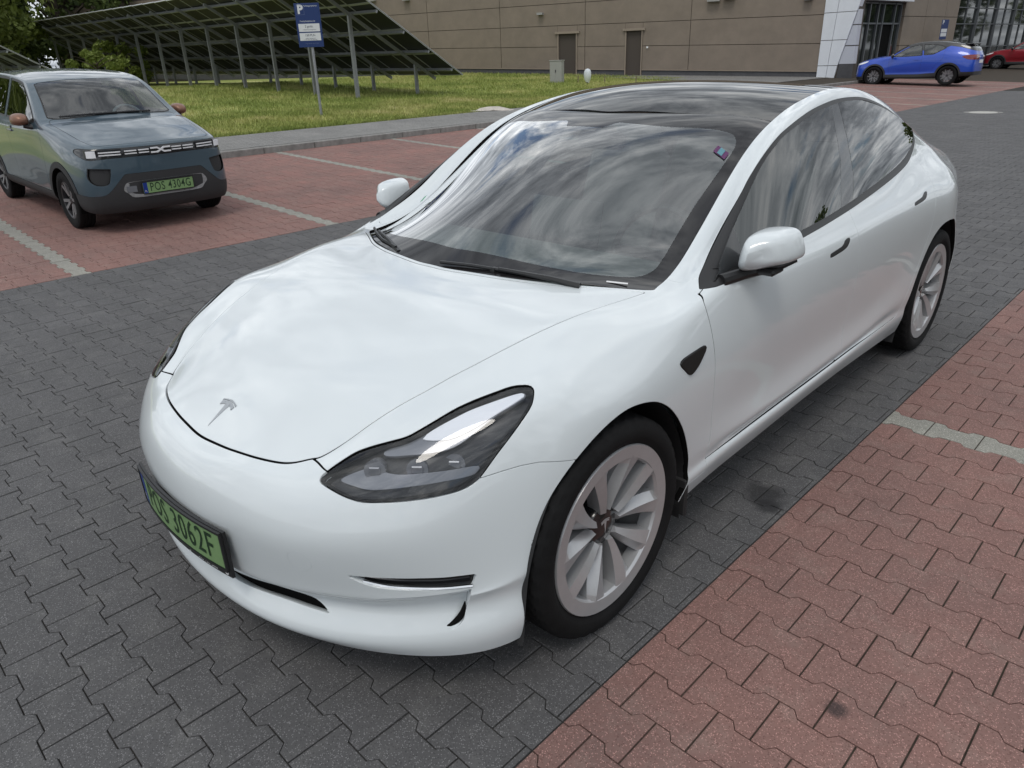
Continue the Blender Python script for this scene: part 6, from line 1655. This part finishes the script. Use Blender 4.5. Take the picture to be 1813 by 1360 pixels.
def tree(name, label, loc, h, rx, ry, kind, n=7000, leaf=.13, low=.25, seed=0, group=None, clumps=46):
    rg = np.random.default_rng(seed); t = empty(name, loc, 0, label, 'tree', group)
    mb = MB(); mb.tube([(0, 0, -.2), (.05, .02, h * .3), (-.04, .06, h * .6), (.02, 0, h * .85)], [h * .030, h * .024, h * .015, h * .005], 8)
    for a in np.linspace(0, 5.6, 7):
        z0 = h * rg.uniform(.25, .6); e = np.array((math.cos(a) * rx * .7, math.sin(a) * ry * .7, z0 + h * .22)); mb.tube([(0, 0, z0), e * .5 + np.array((0, 0, z0 * .5 + h * .03)), e], [h * .012, h * .008, h * .003], 6)
    mb.build('trunk', M_BARK, t, smooth=True)
    # clumps over the crown volume, leaves on the clumps' skins
    C_ = []
    for _ in range(clumps):
        d = rg.normal(size=3); d /= np.linalg.norm(d); r = rg.uniform(.35, 1.0) ** .6
        C_.append((d[0] * rx * r, d[1] * ry * r, h * (low + (1 - low) * (.5 + .5 * d[2] * r)), rg.uniform(.16, .34)))
    C_ = np.array(C_); k = rg.integers(0, clumps, n); d = rg.normal(size=(n, 3)); d /= np.linalg.norm(d, axis=1)[:, None]
    R_ = C_[k, 3][:, None] * min(rx, ry, h * .5) * rg.uniform(.55, 1.08, (n, 1)); P = C_[k, :3] + d * R_ * np.array((1, 1, .8))
    u = rg.normal(size=(n, 3)) + d * .3; u /= np.linalg.norm(u, axis=1)[:, None]; v = np.cross(u, d + rg.normal(size=(n, 3)) * .6); v /= np.maximum(np.linalg.norm(v, axis=1), 1e-6)[:, None]
    s_ = leaf * rg.uniform(.6, 1.4, (n, 1)); V = np.stack([P - u * s_, P + v * s_ * .55, P + u * s_, P - v * s_ * .55], 1).reshape(-1, 3); F = np.arange(4 * n).reshape(-1, 4)
    obj('crown', mesh_np('crown', V, F), LEAF[kind], t); return t
TR = [((-43, 1.5), 8.5, 4.4, 3.8, 2, 'bright green tree at the far left corner behind the second solar table'), ((-49, 8.0), 9.5, 4.8, 4.4, 0, 'broad olive green tree rising behind the end of the long solar table'), ((-54, 14.5), 9.0, 4.6, 4.6, 1, 'dark green tree behind the middle of the long solar table'), ((-53, 21.0), 7.5, 4.4, 4.2, 0, 'olive tree showing below the solar table near the building'), ((-60, 28.0), 8.0, 4.8, 4.6, 1, 'dark tree between the solar tables and the beige building'), ((-40, -4.5), 8.0, 3.8, 3.6, 0, 'olive bushy tree cut off by the left edge'), ((-48, -2.5), 9.5, 4.4, 4.2, 1, 'dark tree behind the bright green one at the left'), ((-57, 4.0), 11.0, 5.2, 5.0, 1, 'tall dark tree filling the gap behind the broad olive tree')]
for i, ((x, y), h, rx, ry, kd, lb) in enumerate(TR): tree('deciduous_tree', lb, (x, y, gz(x)), h, rx, ry, kd, 16000, .17, .04, i, 'trees beyond the solar tables', 80)
for i, (x, y, h, lb) in enumerate(((-36, 10.4, 1.8, 'low green bush under the far end of the long solar table'), (-39, 12.4, 2.2, 'pale green bush behind the low one under the solar table'))): tree('bush', lb, (x, y, gz(x)), h, 1.5, 1.3, 2, 3500, .09, .0, 40 + i, 'bushes under the solar table', 26)
# surroundings that only the windows mirror: trees and a block of flats across the lane
for i, (x, y, h) in enumerate(((30, 4, 7), (32, 12, 8), (31, 20, 7), (33, 29, 9), (30, -6, 7), (32, 39, 9), (26, 62, 11), (4, 74, 10), (6, 86, 11), (0, 98, 12), (5, 108, 12), (-2, 118, 12), (4, 128, 12), (30, 50, 10))): tree('roadside_tree', ('first', 'second', 'third', 'fourth', 'fifth', 'sixth', 'seventh', 'eighth', 'ninth', 'tenth', 'eleventh', 'twelfth', 'thirteenth', 'fourteenth')[i] + ' tree across the lane mirrored in windows', (x, y, 0), h, 3.8, 4.4, i % 2, 5000, .26, .06, 60 + i, 'trees across the lane', 50)
M_FLAT = mat('flats_render', (.32, .30, .27), .8, vary=.1, vscale=.5)
fl = empty('apartment_block', (58, 24, 0), .1, 'grey block of flats across the lane mirrored in the side windows', 'building')
MB().box((0, 0, 9), (12, 34, 18)).build('wall', M_FLAT, fl); MB().box((0, 0, 18.15), (12.4, 34.4, .3)).build('roof', M_PLINTH, fl)
wm = MB().box((0, 0, 0), (.08, 1.6, 1.4)).mesh('window'); wm.materials.append(M_SHOPGLASS)
for f_ in range(6):
    for k_ in range(11): obj('window', wm, None, fl, (-6.03, -15 + 3 * k_, 1.8 + 2.9 * f_))
